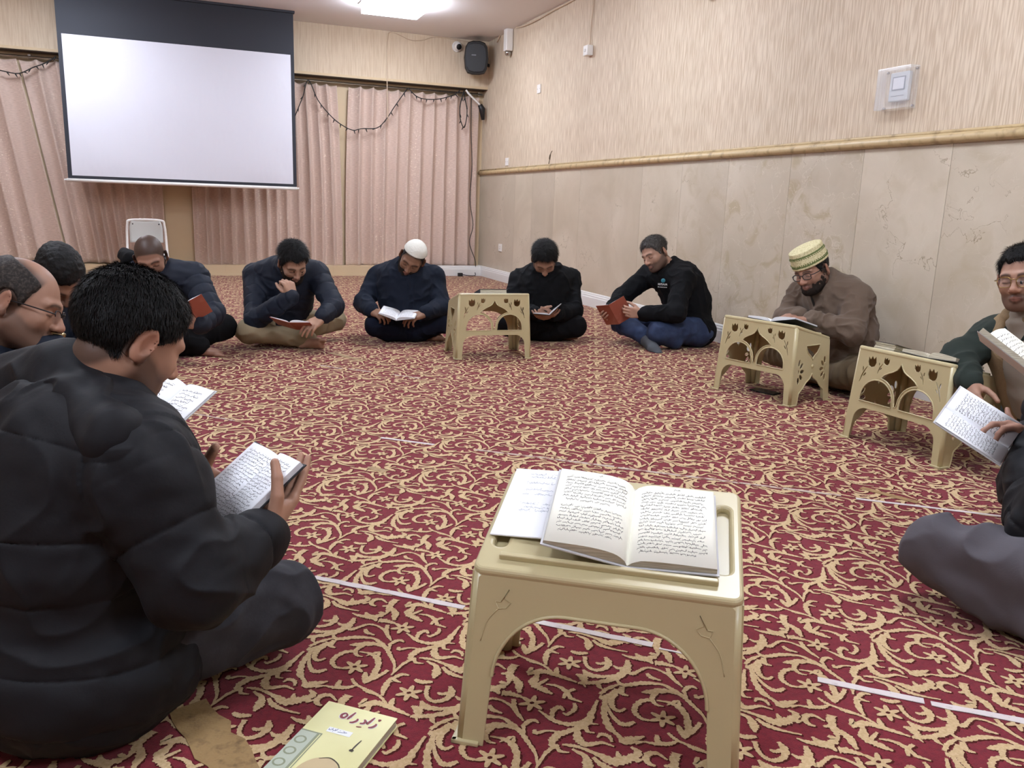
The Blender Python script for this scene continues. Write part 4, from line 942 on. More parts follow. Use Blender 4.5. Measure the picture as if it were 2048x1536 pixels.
def head_prims(F, c, A, s=1.0, ears=True, face=True):
    """the head: origin between the ears, rows of A = right, forward, up"""
    def w(x, y, z): return c+(A[0]*x+A[1]*y+A[2]*z)*s
    F.ell(w(0, -.014, .034), A, np.array([.0765, .098, .083])*s, .02); F.ell(w(0, .030, -.028), A, np.array([.064, .063, .086])*s, .03)
    for e in (-1, 1): F.cap(w(e*.052, .0, -.058), w(e*.026, .062, -.094), .022*s, .018*s, .035); F.ell(w(e*.043, .062, -.028), A, np.array([.020, .020, .022])*s, .02)
    F.ell(w(0, .074, -.098), A, np.array([.019, .015, .016])*s, .022)
    if not face: return
    for e in (-1, 1): F.cap(w(e*.048, .074, .018), w(e*.012, .089, .018), .008*s, .010*s, .016)
    for e in (-1, 1): F.ell(w(e*.032, .098, -.004), A, np.array([.019, .015, .012])*s, .014, 'sub'); F.ell(w(e*.032, .0735, -.005), A, np.array([.0155, .0145, .0125])*s, .004)
    F.cap(w(0, .090, .008), w(0, .112, -.032), .007*s, .0105*s, .014); F.ell(w(0, .111, -.036), A, np.array([.012, .012, .010])*s, .008)
    for e in (-1, 1): F.ell(w(e*.013, .100, -.039), A, np.array([.0085, .011, .008])*s, .006); F.ell(w(e*.007, .106, -.047), A, np.array([.004, .006, .003])*s, .003, 'sub')
    for e in (-1, 1): F.cap(w(0, .0965, -.0615), w(e*.020, .087, -.065), .0065*s, .004*s, .007); F.cap(w(0, .0955, -.0745), w(e*.018, .087, -.069), .0075*s, .004*s, .007)
    if ears:
        for e in (-1, 1):
            t = nz(A[1]*.25-A[2]*.0+A[0]*e*-.55); E = np.array([nz(A[0]*e*.85-A[1]*.5), nz(A[1]*.85+A[0]*e*.5+A[2]*-.12), nz(A[2]+A[1]*-.18)])
            F.ell(w(e*.085, -.016, -.010), E, np.array([.0085, .0205, .034])*s, .006); F.ell(w(e*.094, -.012, -.006), E, np.array([.0075, .012, .021])*s, .005, 'sub'); F.ell(w(e*.083, -.009, -.036), E, np.array([.006, .009, .010])*s, .006)
def hand_prims(F, wr, fdir, back, side, curl=(.5, .5, .55, .6), thumb=(.5, .3), s=1.0, spread=.04, k=.004, roll=0.0):
    """hand from the wrist: fdir along the palm, back = normal of the back of the hand, side +1 left / -1 right"""
    Y = nz(fdir); Z = nz(np.asarray(back)-Y*np.dot(back, Y)); X = np.cross(Y, Z)*side
    def w(x, y, z): return wr+(X*x+Y*y+Z*z)*s
    xs = (.029, .010, -.009, -.027); ys = (.088, .092, .087, .078); L = ((.042, .026, .021), (.046, .029, .022), (.043, .027, .022), (.034, .021, .019))
    for i in range(4): F.cap(w(xs[i]*.45, .008, 0), w(xs[i], ys[i]-.008, .002), .0145*s, .0112*s, .010)
    F.cap(w(.018, .02, -.008), w(.026, .055, -.009), .015*s, .012*s, .012); F.cap(w(-.02, .02, -.007), w(-.024, .06, -.006), .013*s, .010*s, .012)
    for i in range(4):
        p = np.array([xs[i], ys[i]-.004, .001]); a = curl[i]*.75; sp = (1.5-i)*spread
        for j in range(3):
            d = np.array([math.sin(sp)*math.cos(a), math.cos(a)*math.cos(sp), -math.sin(a)]); q = p+d*L[i][j]
            F.cap(w(*p), w(*q), (.0092-.0008*j)*s, (.0085-.0009*j)*s, .005 if j == 0 else k*.6); p = q; a += curl[i]*(1.15 if j == 0 else .8)
    op, cl = thumb; p = np.array([.022, .020, -.010]); d = nz(np.array([math.sin(.35+op*.6), .75, -.25-cl*.5]))
    for j, l in enumerate((.044, .034, .028)):
        q = p+d*l; F.cap(w(*p), w(*q), (.0135-.0018*j)*s, (.0118-.0016*j)*s, .010 if j == 0 else .003); p = q; d = nz(d+np.array([-.30*(1-op), .25, -.15*cl]))
def foot_prims(F, ank, toe, up, s=1.0):
    Y = nz(toe); Z = nz(np.asarray(up)-Y*np.dot(up, Y)); X = np.cross(Y, Z)
    def w(x, y, z): return ank+(X*x+Y*y+Z*z)*s
    F.cap(w(0, -.035, -.045), w(0, -.02, -.01), .028*s, .03*s, .03); F.cap(w(0, -.02, -.03), w(.008, .10, -.045), .033*s, .026*s, .02); F.cap(w(-.012, .0, -.03), w(-.022, .10, -.052), .026*s, .020*s, .02)
    for i in range(5): F.cap(w(.028-.0145*i, .112-.008*i, -.050-.001*i), w(.030-.016*i, .152-.011*i, -.056), (.0125 if i == 0 else .009)*s, (.0105 if i == 0 else .0075)*s, .007)

# ------------------------------------------------------------------ skin, hair, cloth
M['skin'] = mat('skin', 'A87858', .5, bump=(220, .12, .0012), attr='tint', spec=.35)
def cloth(name, c, rough=.8, b=(260, .25, .001), **k): return mat(name, c, rough, bump=b, **k)
M['hair'] = mat('black_hair', '0E0D0D', .6, bump=((260, 260, 60), .7, .003), spec=.25)
M['grey_hair'] = mat('grey_hair', '3A3734', .65, bump=((200, 200, 200), .3, .002), var=((220, 220, 60), '76726E', .45, .7), spec=.3)
M['thin_hair'] = mat('greying_hair', '26211E', .7, bump=((200, 200, 200), .3, .002), var=((160, 160, 160), '4A423C', .45, .7), spec=.3)
M['beard'] = mat('dark_beard', '2A231F', .85, bump=(420, .9, .003), spec=.15)
M['greybeard'] = mat('grey_beard', '4A4039', .85, bump=(420, .9, .003), var=(60, '6F665E', .45, .65), spec=.15)
M['navy'] = cloth('navy_puffer', '141B29', .7, spec=.3); M['navy2'] = cloth('navy_fleece', '121927', .9, spec=.25); M['blackpuff'] = cloth('black_puffer', '101116', .72, b=((90, 90, 90), .15, .003), spec=.3)
M['blackcloth'] = cloth('black_cloth', '0D0E11', .92, spec=.2); M['brownknit'] = cloth('brown_knit', '65564A', .95, b=((260, 260, 160), .5, .002), sheen=.1, spec=.2)
M['khaki'] = cloth('khaki_cotton', '8C7D62', .85); M['jeans'] = cloth('blue_denim', '223150', .85, var=(14, '2F4062', .45, .7)); M['darkjeans'] = cloth('charcoal_denim', '2B2B31', .88, var=(20, '35353B', .45, .7))
M['greytrouser'] = cloth('grey_cotton', '514D53', .85); M['navytrouser'] = cloth('navy_trousers', '131828', .9, spec=.2); M['blacktrouser'] = cloth('black_trousers', '0E0E11', .92, spec=.2); M['browntrouser'] = cloth('olive_brown_trousers', '5D4E38', .9); M['teal'] = cloth('dark_teal_trousers', '2E3A3C', .9)
M['sock'] = cloth('grey_sock', '4B4F55', .95); M['darksock'] = cloth('maroon_sock', '3A2024', .95); M['shirt'] = cloth('grey_green_shirt', '2E3634', .85); M['greyshirt'] = cloth('stone_grey_shirt', '958C80', .85); M['gilet'] = cloth('tan_fleece_gilet', '8A7456', .95, b=(120, .8, .004)); M['green'] = cloth('dark_green_fleece', '1E2822', .92)
M['whitecap'] = mat('white_knit', 'D9D8CF', .9, bump=((90, 90, 160), .6, .003)); M['capcream'] = mat('cap_cream', 'D6CDA4', .85, bump=(200, .4, .002), var=(120, 'BDB488', .45, .6)); M['capgreen'] = mat('cap_green', '5D6B3A', .85, bump=(200, .4, .002))
M['frameblack'] = mat('spectacle_frame', '15161A', .3); M['framegold'] = mat('gold_frame', '9C8350', .3, metal=1); M['lens'] = mat('lens', 'DDE4EA', .03, alpha=.06); M['watch'] = mat('watch_metal', 'A79A78', .25, metal=1)
M['logo'] = mat('logo_white', 'D5D8DA', .6); M['logoteal'] = mat('logo_teal', '2F7F93', .5); M['zip'] = mat('zip_dark', '0D0D0F', .4)

def finish(name, V, Q, m, parent, tint=None):
    me = mesh_np(name, V, Q)
    if tint is not None:
        a = me.attributes.new('tint', 'FLOAT_COLOR', 'POINT'); a.data.foreach_set('color', np.c_[tint, np.ones(len(tint))].astype(np.float32).ravel())
    return link(name, me, m, parent)
def bounds(J, pad): 
    P = np.array(list(J.values())); lo = P.min(0)-pad; hi = P.max(0)+pad; lo[2] = max(lo[2], -.02); return lo, hi

def person(label, J, fwd, up, hands, top, legs, skin='A87858', hair=None, beard=None, feet=None, vox=.0045, s=.96, collar=None, hood=None, puff=None, glasses=None, cap=None, head_s=1.0, build=1.0, group=None, hem=None, seed=1, extra=None, lower=True, cvox=None, stubble=.0, facevox=None, collar_mat=None, strands=0, stub_col='2A211D', strand_len=(.006, .010)):
    """J: joints in world coordinates (pel nb head shL shR elL elR wrL wrR knL knR anL anR)"""
    base = np.array([J['pel'][0], J['pel'][1], 0]); t = empty('person', base, label, 'person', group); rng = np.random.RandomState(seed)
    A = frame(fwd, up); hd = J['head']; cvox = cvox or vox*1.25; hs = s*head_s
    lat = nz(J['shR']-J['shL']); sp = nz(J['nb']-J['pel']); tf = nz(np.cross(sp, lat)); T = np.array([lat, tf, np.cross(lat, tf)])   # torso right, forward, up
    mid = J['pel']+.42*(J['nb']-J['pel'])-tf*.035*s; che = J['pel']+.74*(J['nb']-J['pel'])-tf*.025*s
    nk = hd-A[2]*.055*hs-A[1]*.028*hs      # skull end of the neck
    plat = nz(np.array([lat[0], lat[1], 0])); pf = np.cross([0, 0, 1.0], plat); hipL = J['pel']-plat*.085*s+pf*.03; hipR = J['pel']+plat*.085*s+pf*.03; PT = np.array([plat, pf, [0, 0, 1.0]])
    hips = dict(L=hipL, R=hipR)
    def torso(F, inf, k=.05):
        b = build
        F.ell(J['pel'], PT, np.array([.165*b+inf, .12*b+inf, .115+inf])*s, k); F.ell(mid, T, np.array([.158*b+inf, .125*b+inf, .155+inf])*s, k); F.ell(che, T, np.array([.168*b+inf, .118*b+inf, .155+inf])*s, k)
        F.cap(J['shL'], J['shR'], (.058+inf)*s, None, k)
        for q in 'LR': F.cap(J['nb']-sp*.01, J['sh'+q]*.6+J['nb']*.4, (.048+inf*.7)*s, (.055+inf)*s, k)
    def arms(F, inf, k=.03, wrist=True):
        for q in 'LR':
            F.cap(J['sh'+q], J['el'+q], (.056*build**.5+inf)*s, (.043+inf)*s, k); e = J['wr'+q]; F.cap(J['el'+q], e if wrist else J['el'+q]+(e-J['el'+q])*.93, (.045+inf)*s, ((.029 if inf < .001 else .033)+inf*.75)*s, k*.6)
    def legs_(F, inf, k=.035, full=True):
        for q in 'LR':
            F.cap(hips[q], J['kn'+q], (.083*build**.5+inf)*s, (.058+inf)*s, k); F.cap(J['kn'+q], J['an'+q], (.056+inf)*s, (.036+inf*1.2)*s, k*.5)
    # ---------------- body: one continuous surface
    lo, hi = bounds(J, .16); F = Field(lo, hi, vox)
    F.ell(J['pel'], PT, np.array([.135, .095, .09])*s, .05); F.ell(mid, T, np.array([.125, .095, .13])*s, .05); F.ell(che, T, np.array([.135, .09, .13])*s, .05); F.cap(J['shL'], J['shR'], .04*s, None, .04)
    for q in 'LR':
        F.cap(J['nb'], J['sh'+q]*.6+J['nb']*.4, .042*s, .04*s, .04); F.cap(J['sh'+q], J['el'+q], .042*s, .034*s, .03); F.cap(J['el'+q], J['wr'+q], .036*s, .026*s, .02)
        F.cap(hips[q], J['kn'+q], .062*s, .045*s, .03); F.cap(J['kn'+q], J['an'+q], .042*s, .031*s, .02)
    F.cap(J['nb']-sp*.02, nk, .060*s, .056*hs, .03); head_prims(F, hd, A, hs)
    for q, h in hands.items():
        fd, bk = h[0], h[1]; kw = h[2] if len(h) > 2 else {}
        hand_prims(F, J['wr'+q]+nz(fd)*.0, fd, bk, 1 if q == 'L' else -1, s=s*kw.pop('hs', 1.0), **kw)
    for q, (toe, upv) in (feet or {}).items(): foot_prims(F, J['an'+q], toe, upv, s)
    F.clip((0, 0, .003), (0, 0, 1)); V, Q = F.mesh(); V = relax(V, Q, 1, .4)
    L = (V-hd) @ A.T/hs; x, y, z = L.T; sk = np.array(lin(skin)); C = np.tile(sk, (len(V), 1))*(.94+.12*vnoise(V*55, seed))[:, None]
    near = (np.linalg.norm(L, axis=1) < .16)
    def paint(mask, col, amt=1.0):
        m = (np.clip(mask, 0, 1)*amt*near)[:, None]; C[:] = C*(1-m)+np.array(lin(col))*m
    red = (sk*np.array([1.12, .80, .74]))
    m = (np.exp(-((y-.115)/.018)**2-(x/.02)**2-((z+.036)/.02)**2)*.35*near)[:, None]; C[:] = C*(1-m)+red*m
    m = (sstep(.074, .086, np.abs(x))*(y > -.045)*(y < .03)*.30*near)[:, None]; C[:] = C*(1-m)+red*m           # ears
    paint(np.exp(-(np.maximum(np.abs(z+.068)-.008, 0)/.004)**2)*(np.abs(x) < .022)*(y > .075), '7C4A44', .6)
    brow = np.exp(-((z-.0215+.0035*((np.abs(x)-.03)/.016)**2)/.0052)**2)*sstep(.008, .014, np.abs(x))*sstep(.056, .047, np.abs(x))*(y > .05); paint(brow, '1E1815', .85)
    paint(np.exp(-((z+.0105-.15*(np.abs(x)-.032)**2/.016)/.0024)**2)*(np.abs(np.abs(x)-.032) < .0155)*(y > .06), '241A17', .8)
    paint(np.exp(-((z+.069)/.0016)**2)*(np.abs(x) < .021)*(y > .07), '4A2A28', .7)
    bl = np.interp(y, [-.02, .01, .03, .05, .07, .085, .13], [-.02, -.02, -.030, -.046, -.052, -.047, -.047]); bm = sstep(.012, -.012, z-bl)*sstep(-.03, .0, y)*sstep(-.14, -.12, z)
    lipm = sstep(.8, 1.1, np.sqrt((x/.021)**2+((z+.068)/.0095)**2)); noseu = sstep(.0, .004, -(z+.047))
    if stubble: paint(bm*lipm*np.maximum(noseu, y < .085), stub_col, stubble)
    if hair and hair.get('t', 0) > 0:
        hl = np.interp(y, [-.12, -.07, -.035, .0, .02, .045, .06, .085], hair['line']); m = sstep(-.016, .010, z-hl)
        if hair.get('bald'): b_ = hair['bald']; m = m*sstep(.62, 1.1, np.sqrt((x/b_[0])**2+((y-b_[1])/b_[2])**2+((z-.10)/.08)**2))
        paint(m*sstep(.080, .076, np.abs(x)), '2A2421', .8)
    if hair and hair.get('shade'):
        hl = np.interp(y, [-.12, -.07, -.035, .0, .02, .045, .06, .085], hair['line']); paint(sstep(-.006, .008, z-hl), hair.get('shade'), hair.get('shade_amt', .7))
    body = finish('body', V, Q, M['skin'], t, C)
    # ---------------- hair / beard grown from the skull
    def shell(name, maskfn, thick, m, noise=(.0, 60), v=None, base=.004, ears=False, relaxn=1):
        v = v or vox*.8; c = hd-A[2]*.01*hs; r = .175*hs; H = Field(c-r, c+r, v); head_prims(H, hd, A, hs, ears=ears, face=False)
        X, Y, Z = H.grid(); X = X-hd[0]; Y = Y-hd[1]; Z = Z-hd[2]
        lx, ly, lz = [(X*A[i][0]+Y*A[i][1]+Z*A[i][2])/hs for i in range(3)]
        H.g = H.g-(thick*hs*maskfn(lx, ly, lz)-base).astype(np.float32); H.g[np.broadcast_to(lz < -.155, H.g.shape)] = .05
        V, Q = H.mesh()
        if not len(V): return None
        V = relax(V, Q, relaxn, .5)
        if noise[0]: V = V+vnormals(V, Q)*((vnoise(V*noise[1], seed)-.5)*noise[0]+(vnoise(V*noise[1]*2.7, seed+3)-.5)*noise[0]*.6)[:, None]
        return V, Q, finish(name, V, Q, m, t)
    if hair and hair.get('t', 0) > 0:
        YS = [-.12, -.07, -.035, .0, .02, .045, .06, .085]
        def hm(x, y, z):
            l = np.interp(y, YS, hair['line'])+.005*np.sin(60*x+seed)+.004*np.sin(141*x+2*seed); l = l+.013*np.exp(-((np.abs(x)-.045)/.018)**2)*sstep(.03, .06, y); a = sstep(-.012, .014, z-l)*sstep(.85, 1.15, np.sqrt(((y+.014)/.027)**2+((z+.012)/.040)**2)+np.where(np.abs(x) < .05, 9., 0.))
            if hair.get('bald'): b_ = hair['bald']; a = a*sstep(.9, 1.15, np.sqrt((x/b_[0])**2+((y-b_[1])/b_[2])**2+((z-.10)/.08)**2))
            return a*(.55+.45*sstep(.0, .08, z)) if hair.get('fade') else a+0*x
        r = shell('hair', hm, hair['t'], M[hair.get('m', 'hair')], noise=hair.get('n', (.006, 70)), v=hair.get('v'))
        if r and strands:
            HV, HQ, ho = r; N = vnormals(HV, HQ); lz = ((HV-hd) @ A.T)/hs; ok = np.where((np.einsum('ij,ij->i', N, HV-hd) > 0) & (hm(lz[:, 0], lz[:, 1], lz[:, 2]) > .7))[0]
            pick = rng.choice(ok, strands); p0 = HV[pick]+(rng.rand(strands, 3)-.5)*.004; n = N[pick]; fl_ = (-.55*A[2]+.25*A[1]-.05*A[0])[None, :]+.5*(rng.rand(strands, 3)-.5)
            if hair.get('flow') is not None: fl_ = hair['flow'][None, :]+.6*(rng.rand(strands, 3)-.5)
            tg = fl_-n*np.einsum('ij,ij->i', fl_, n)[:, None]; tg /= np.linalg.norm(tg, axis=1)[:, None]; ln = (strand_len[0]+strand_len[1]*rng.rand(strands))[:, None]
            p1 = p0+n*ln*.45+tg*ln*.7; p2 = p0+n*ln*.62+tg*ln*1.6; sd = np.cross(tg, n)*.00045
            SV = np.concatenate([p0-n*.002-sd, p0-n*.002+sd, p1-sd, p1+sd, p2-sd*.2, p2+sd*.2]); k = strands; i = np.arange(k); SQ = np.concatenate([np.c_[i, i+k, i+3*k, i+2*k], np.c_[i+2*k, i+3*k, i+5*k, i+4*k]])
            bpy.data.objects.remove(ho); finish('hair', np.vstack([HV, SV]), np.vstack([HQ, SQ+len(HV)]), M[hair.get('m', 'hair')], t)
    if beard:
        def bmk(x, y, z):
            l = np.interp(y, [-.02, .01, .03, .05, .07, .085, .13], [-.015, -.018, -.030, -.046, -.054, -.048, -.048]); a = sstep(.006, -.006, z-l)*sstep(-.028, .0, y)
            a = a*sstep(.8, 1.15, np.sqrt((x/.022)**2+((z+.068)/.010)**2+(np.minimum(y-.07, 0)/.02)**2)); return a*(.55+.45*sstep(-.07, -.10, z))*sstep(-.15, -.13, z)
        shell('beard', bmk, beard['t'], M[beard.get('m', 'beard')], noise=(.004, 90))
    # ---------------- garments
    def folds(V, Q, amp, fr, seed2=0, gx=(1, 1, 1)):
        N = vnormals(V, Q); p = V*fr*np.array(gx); w_ = np.stack([vnoise(p*.6+7, seed+seed2), vnoise(p*.6+31, seed+seed2+1), vnoise(p*.6+63, seed+seed2+2)], 1)
        n1 = 1-np.abs(2*vnoise(p+w_*1.8, seed+seed2+5)-1); n2 = vnoise(p*2.3+w_*2, seed+seed2+9); return V+N*((n1**2-.35)*amp+(n2-.5)*amp*.5)[:, None]
    def bones():
        B = [(J['pel']-np.array([0, 0, .08]), che, .14, 0.), (che, J['nb'], .14, np.linalg.norm(che-J['pel'])+.08)]
        for q in 'LR': l1 = np.linalg.norm(J['el'+q]-J['sh'+q]); B += [(J['sh'+q], J['el'+q], .06, .31), (J['el'+q], J['wr'+q], .055, .31+l1)]
        return B
    def quilt(V, Q, spc, depth, wav=.012):
        N = vnormals(V, Q); best = np.full(len(V), 1e9); S = np.zeros(len(V))
        for a, b, r, s0 in bones():
            d = b-a; l = np.linalg.norm(d); u = np.clip((V-a) @ d/l/l, 0, 1); q = np.linalg.norm(V-a-u[:, None]*d, axis=1)/r; m = q < best; best[m] = q[m]; S[m] = (s0+u*l)[m]
        S = S+wav*(vnoise(V*7, seed)-.5)*2; c = np.abs(np.sin(math.pi*S/spc)); return V+N*((c**.3-.85)*depth+(vnoise(V*48, seed+2)-.5)*.55*depth*np.exp(-c*3.2)+(vnoise(V*np.array([26, 26, 40]), seed+4)-.5)*.35*depth)[:, None]
    G = Field(*bounds(J, .2), cvox); inf = top['inf']; torso(G, inf); arms(G, inf, wrist=False)
    if top.get('skirt'): G.ell(J['pel']-np.array([0, 0, .02]), PT, np.array([.235, .205, .15]), .05)
    if collar:
        cd = nz(nk-J['nb']); cc = J['nb']+cd*collar.get('h', .035)-A[1]*0; G.ring(cc, cd, collar['r']*s, collar['H'], collar['t'], .02)
    if hood:
        HF = Field(np.min([np.minimum(h[0], h[1]) for h in hood], 0)-.14, np.max([np.maximum(h[0], h[1]) for h in hood], 0)+.14, cvox)
        for (p0, p1, r0, r1) in hood: HF.cap(p0, p1, r0, r1, .03)
        V, Q = HF.mesh(); V = relax(V, Q, 2, .5); V = folds(V, Q, .010, 14, 70); finish('hood', V, Q, M[collar_mat or top['m']], t)
    for q in 'LR':   # cuffs
        d = nz(J['wr'+q]-J['el'+q]); p = J['wr'+q]-d*.018; G.cap(p-d*.018, p, (.036+inf*.55)*s, (.037+inf*.5)*s, .008)
    if hem is not None: G.clip(*hem)
    if top.get('carve'):
        for a_ in top['carve']: G.cap(a_[0], a_[1], a_[2], a_[2], .02, 'sub')
    G.clip((0, 0, .004), (0, 0, 1)); V, Q = G.mesh(); V = relax(V, Q, 2, .5)
    if puff: V = quilt(V, Q, puff[0], puff[1])
    V = folds(V, Q, top.get('fold', .008), top.get('fr', 16)); V[:, 2] = np.maximum(V[:, 2], .003)
    finish(top.get('name', 'jacket'), V, Q, M[top['m']], t)
    if lower:
        G = Field(*bounds({k: v for k, v in J.items() if k[:2] in ('pe', 'kn', 'an', 'nb')}, .2), cvox); li = legs['inf']
        G.ell(J['pel']-np.array([0, 0, .01]), PT, np.array([.168*build+li, .118*build+li, .10+li])*s, .03); legs_(G, li); G.clip((0, 0, .003), (0, 0, 1)); V, Q = G.mesh(); V = relax(V, Q, 2, .5)
        V = folds(V, Q, legs.get('fold', .010), legs.get('fr', 13), 40); V[:, 2] = np.maximum(V[:, 2], .002); finish('trousers', V, Q, M[legs['m']], t)
    for q, m in (legs.get('socks') or {}).items():
        K = Field(J['an'+q]-.25, J['an'+q]+.25, cvox*.8); toe, upv = feet[q]; Y = nz(toe); Z = nz(np.asarray(upv)-Y*np.dot(upv, Y)); an = J['an'+q]
        K.cap(an-Y*.03*s-Z*.04*s, an-Y*.015*s, .034*s, .037*s, .03); [K.cap(an-Y*.02*s-Z*.03*s+X_*o_, an+Y*.10*s-Z*.045*s+X_*o_*1.4, .038*s, .035*s, .02) or K.cap(an+Y*.09*s-Z*.046*s+X_*o_*1.4, an+Y*.152*s-Z*.05*s+X_*o_*1.4, .034*s, .028*s, .02) for X_ in (np.cross(Y, Z),) for o_ in (-.012, .014)]; K.cap(an+Y*.09*s-Z*.046*s, an+Y*.150*s-Z*.05*s, .036*s, .032*s, .02); K.clip((0, 0, .002), (0, 0, 1)); V, Q = K.mesh(); finish('sock', V, Q, M[m], t)
    # ---------------- things worn on the head
    def hw(x, y, z): return hd+(A[0]*x+A[1]*y+A[2]*z)*hs
    if cap == 'knit':
        pl = lambda y: .035+.30*(y-.0); r = shell('cap', lambda x, y, z: sstep(-.003, .004, z-(.052+.28*y))+0*x, .012, M['whitecap'], noise=(.0015, 60), ears=False)
    if cap == 'kufi':
        ax = nz(A[2]+A[1]*.10); c0 = hw(0, -.008, .052); Bx = A[0]; By = np.cross(ax, Bx)
        K = Field(c0-.16, c0+.16, vox*.8); X, Y, Z = K.grid(); px, py, pz = X-c0[0], Y-c0[1], Z-c0[2]
        h_ = px*ax[0]+py*ax[1]+pz*ax[2]; u_ = (px*Bx[0]+py*Bx[1]+pz*Bx[2])/.086; v_ = (px*By[0]+py*By[1]+pz*By[2])/.106; rad = np.sqrt(u_*u_+v_*v_)
        K.g = (np.maximum((rad-(1.0-.10*np.clip(h_/.08, 0, 1)))*.095, np.maximum(-h_-.004, h_-.076-.008*(1-rad*rad)))).astype(np.float32)-.004
        V, Q = K.mesh(); V = relax(V, Q, 3, .5); me = mesh_np('cap', V, Q); hh = (V-c0) @ ax; fc = hh[Q].mean(1)
        me.materials.clear(); o = link('cap', me, [M['capcream'], M['capgreen']], t)
        band = ((fc > .004) & (fc < .013)) | ((fc > .052) & (fc < .060)); me.polygons.foreach_set('material_index', band.astype(np.int32))
        for hgt in (.017, .048): 
            b = MB(); 
            for k in range(52):
                a = 2*math.pi*k/52; sc_ = 1.0-.10*hgt/.08; b.box(c0+ax*hgt+Bx*math.cos(a)*.0905*sc_+By*math.sin(a)*.1105*sc_, (.0022, .0022, .0022))
            b.build('cap_stitching', M['capgreen'], t)
    if glasses:
        gm = M[glasses['m']]; b = MB(); yy = glasses.get('y', .103); lens = []
        for e in (-1, 1):
            lp = []
            for k in range(24):
                a = 2*math.pi*k/24; q = abs(math.cos(a))**(.7)*math.copysign(1, math.cos(a)), abs(math.sin(a))**(.7)*math.copysign(1, math.sin(a)); lp.append(hw(e*.033+q[0]*glasses['w'], yy-.12*(abs(e*.033+q[0]*.02)-.03)-.006*abs(q[1]), -.006+q[1]*glasses['h']))
            lens.append(lp)
            if glasses.get('rim', True): b.tube(lp+[lp[0]], glasses['r']*hs, n=6, cap=False)
            else: b.tube(lp[0:13], glasses['r']*hs, n=6)
            b.tube(spline([hw(e*(.033+glasses['w']), yy-.006, .0), hw(e*.074, yy-.025, .001), hw(e*.081, .02, .001), hw(e*.083, -.01, -.004), hw(e*.08, -.028, -.026)], 4), glasses['r']*1.15*hs, n=6)
        b.tube(spline([hw(-.033+glasses['w']*.85, yy, .002), hw(0, yy+.006, .005), hw(.033-glasses['w']*.85, yy, .002)], 4), glasses['r']*hs, n=6)
        g = b.build('spectacles', gm, t)
        for lp in lens: b = MB(); c = np.mean(lp, 0); b.add([c]+lp, [(0, 1+k, 1+(k+1) % 24) for k in range(24)]); b.build('lens', M['lens'], g)
    return dict(root=t, A=A, T=T, che=che, mid=mid, hw=hw, nk=nk, tf=tf, lat=lat)
# ------------------------------------------------------------------ the people in the circle
LINE = [-.070, -.070, -.045, -.020, -.012, .030, .058, .075]
LINE_LOW = [-.075, -.075, -.05, -.03, -.02, .02, .048, .066]
LONGHAIR = dict(t=.018, line=LINE, m='hair', n=(.010, 60), fade=True)
def JJ(D, **k):
    """joint table: (u, v, offset in depth) or (u, v, 'z', height)"""
    out = {}
    for n, p in k.items(): out[n] = fl(p[0], p[1], p[3]) if p[2] == 'z' else at(p[0], p[1], D+p[2])
    return out
BARE = dict(L=(vd(1, 0, .2), (0, 0, 1)))

# khaki-trousered man resting his cheek on his fist
P5 = JJ(5.25, pel=(565, 648, 'z', .11), nb=(570, 538, -.20), head=(586, 524, -.30), shR=(512, 552, -.10), shL=(632, 548, -.14), elR=(510, 640, -.32), wrR=(586, 592, -.44), elL=(668, 612, -.28), wrL=(645, 634, -.42), knR=(497, 662, 'z', .11), knL=(668, 640, 'z', .13), anR=(615, 679, 'z', .05), anL=(560, 666, 'z', .055))
person('person in a navy quilted jacket and khaki trousers, cheek resting on one fist', P5, vd(.42, -.72, .52), vd(.30, .62, .72), dict(R=(vd(-.30, .9, .15), vd(.55, .10, .75), dict(curl=(1.35, 1.4, 1.45, 1.5), thumb=(.2, .6))), L=(vd(-.55, -.55, .5), vd(.2, .6, .75), dict(curl=(.35, .4, .45, .5)))),
       dict(inf=.022, m='navy', fold=.006), dict(inf=.014, m='khaki', fold=.012), skin='B08B76', hair=dict(LONGHAIR, t=.022, n=(.008, 45)), beard=dict(t=.011), feet=dict(R=(vd(1, .1, .25), vd(-.2, .6, -.6))), puff=(.075, .007), collar=dict(r=.078, H=.022, t=.008, h=.03), seed=5, strands=5000, strand_len=(.008, .014), build=1.04)

# man in the white knit cap
P6 = JJ(5.65, pel=(812, 648, 'z', .11), nb=(808, 538, -.20), head=(825, 516, -.30), shR=(757, 556, -.10), shL=(866, 556, -.12), elR=(727, 605, -.20), wrR=(744, 622, -.38), elL=(884, 614, -.20), wrL=(850, 626, -.40), knR=(752, 652, 'z', .11), knL=(880, 647, 'z', .12), anR=(850, 666, 'z', .05), anL=(775, 668, 'z', .05))
person('person in a white knitted cap and navy zip fleece reading a white booklet', P6, vd(-.14, -.70, .68), vd(.42, .60, .66), dict(R=(vd(.65, -.25, .5), vd(-.3, .75, .4), dict(curl=(.7, .75, .8, .85))), L=(vd(-.75, -.3, .4), vd(.2, .75, .5), dict(curl=(.45, .5, .6, .7)))),
       dict(inf=.020, m='navy2', fold=.010), dict(inf=.014, m='navytrouser'), skin='86634F', hair=dict(t=.005, line=LINE, m='hair', n=(.002, 90)), beard=dict(t=.016), cap='knit', feet=dict(R=(vd(1, .1, .2), (0, 0, 1))), collar=dict(r=.075, H=.02, t=.006, h=.03), seed=6, build=1.05)

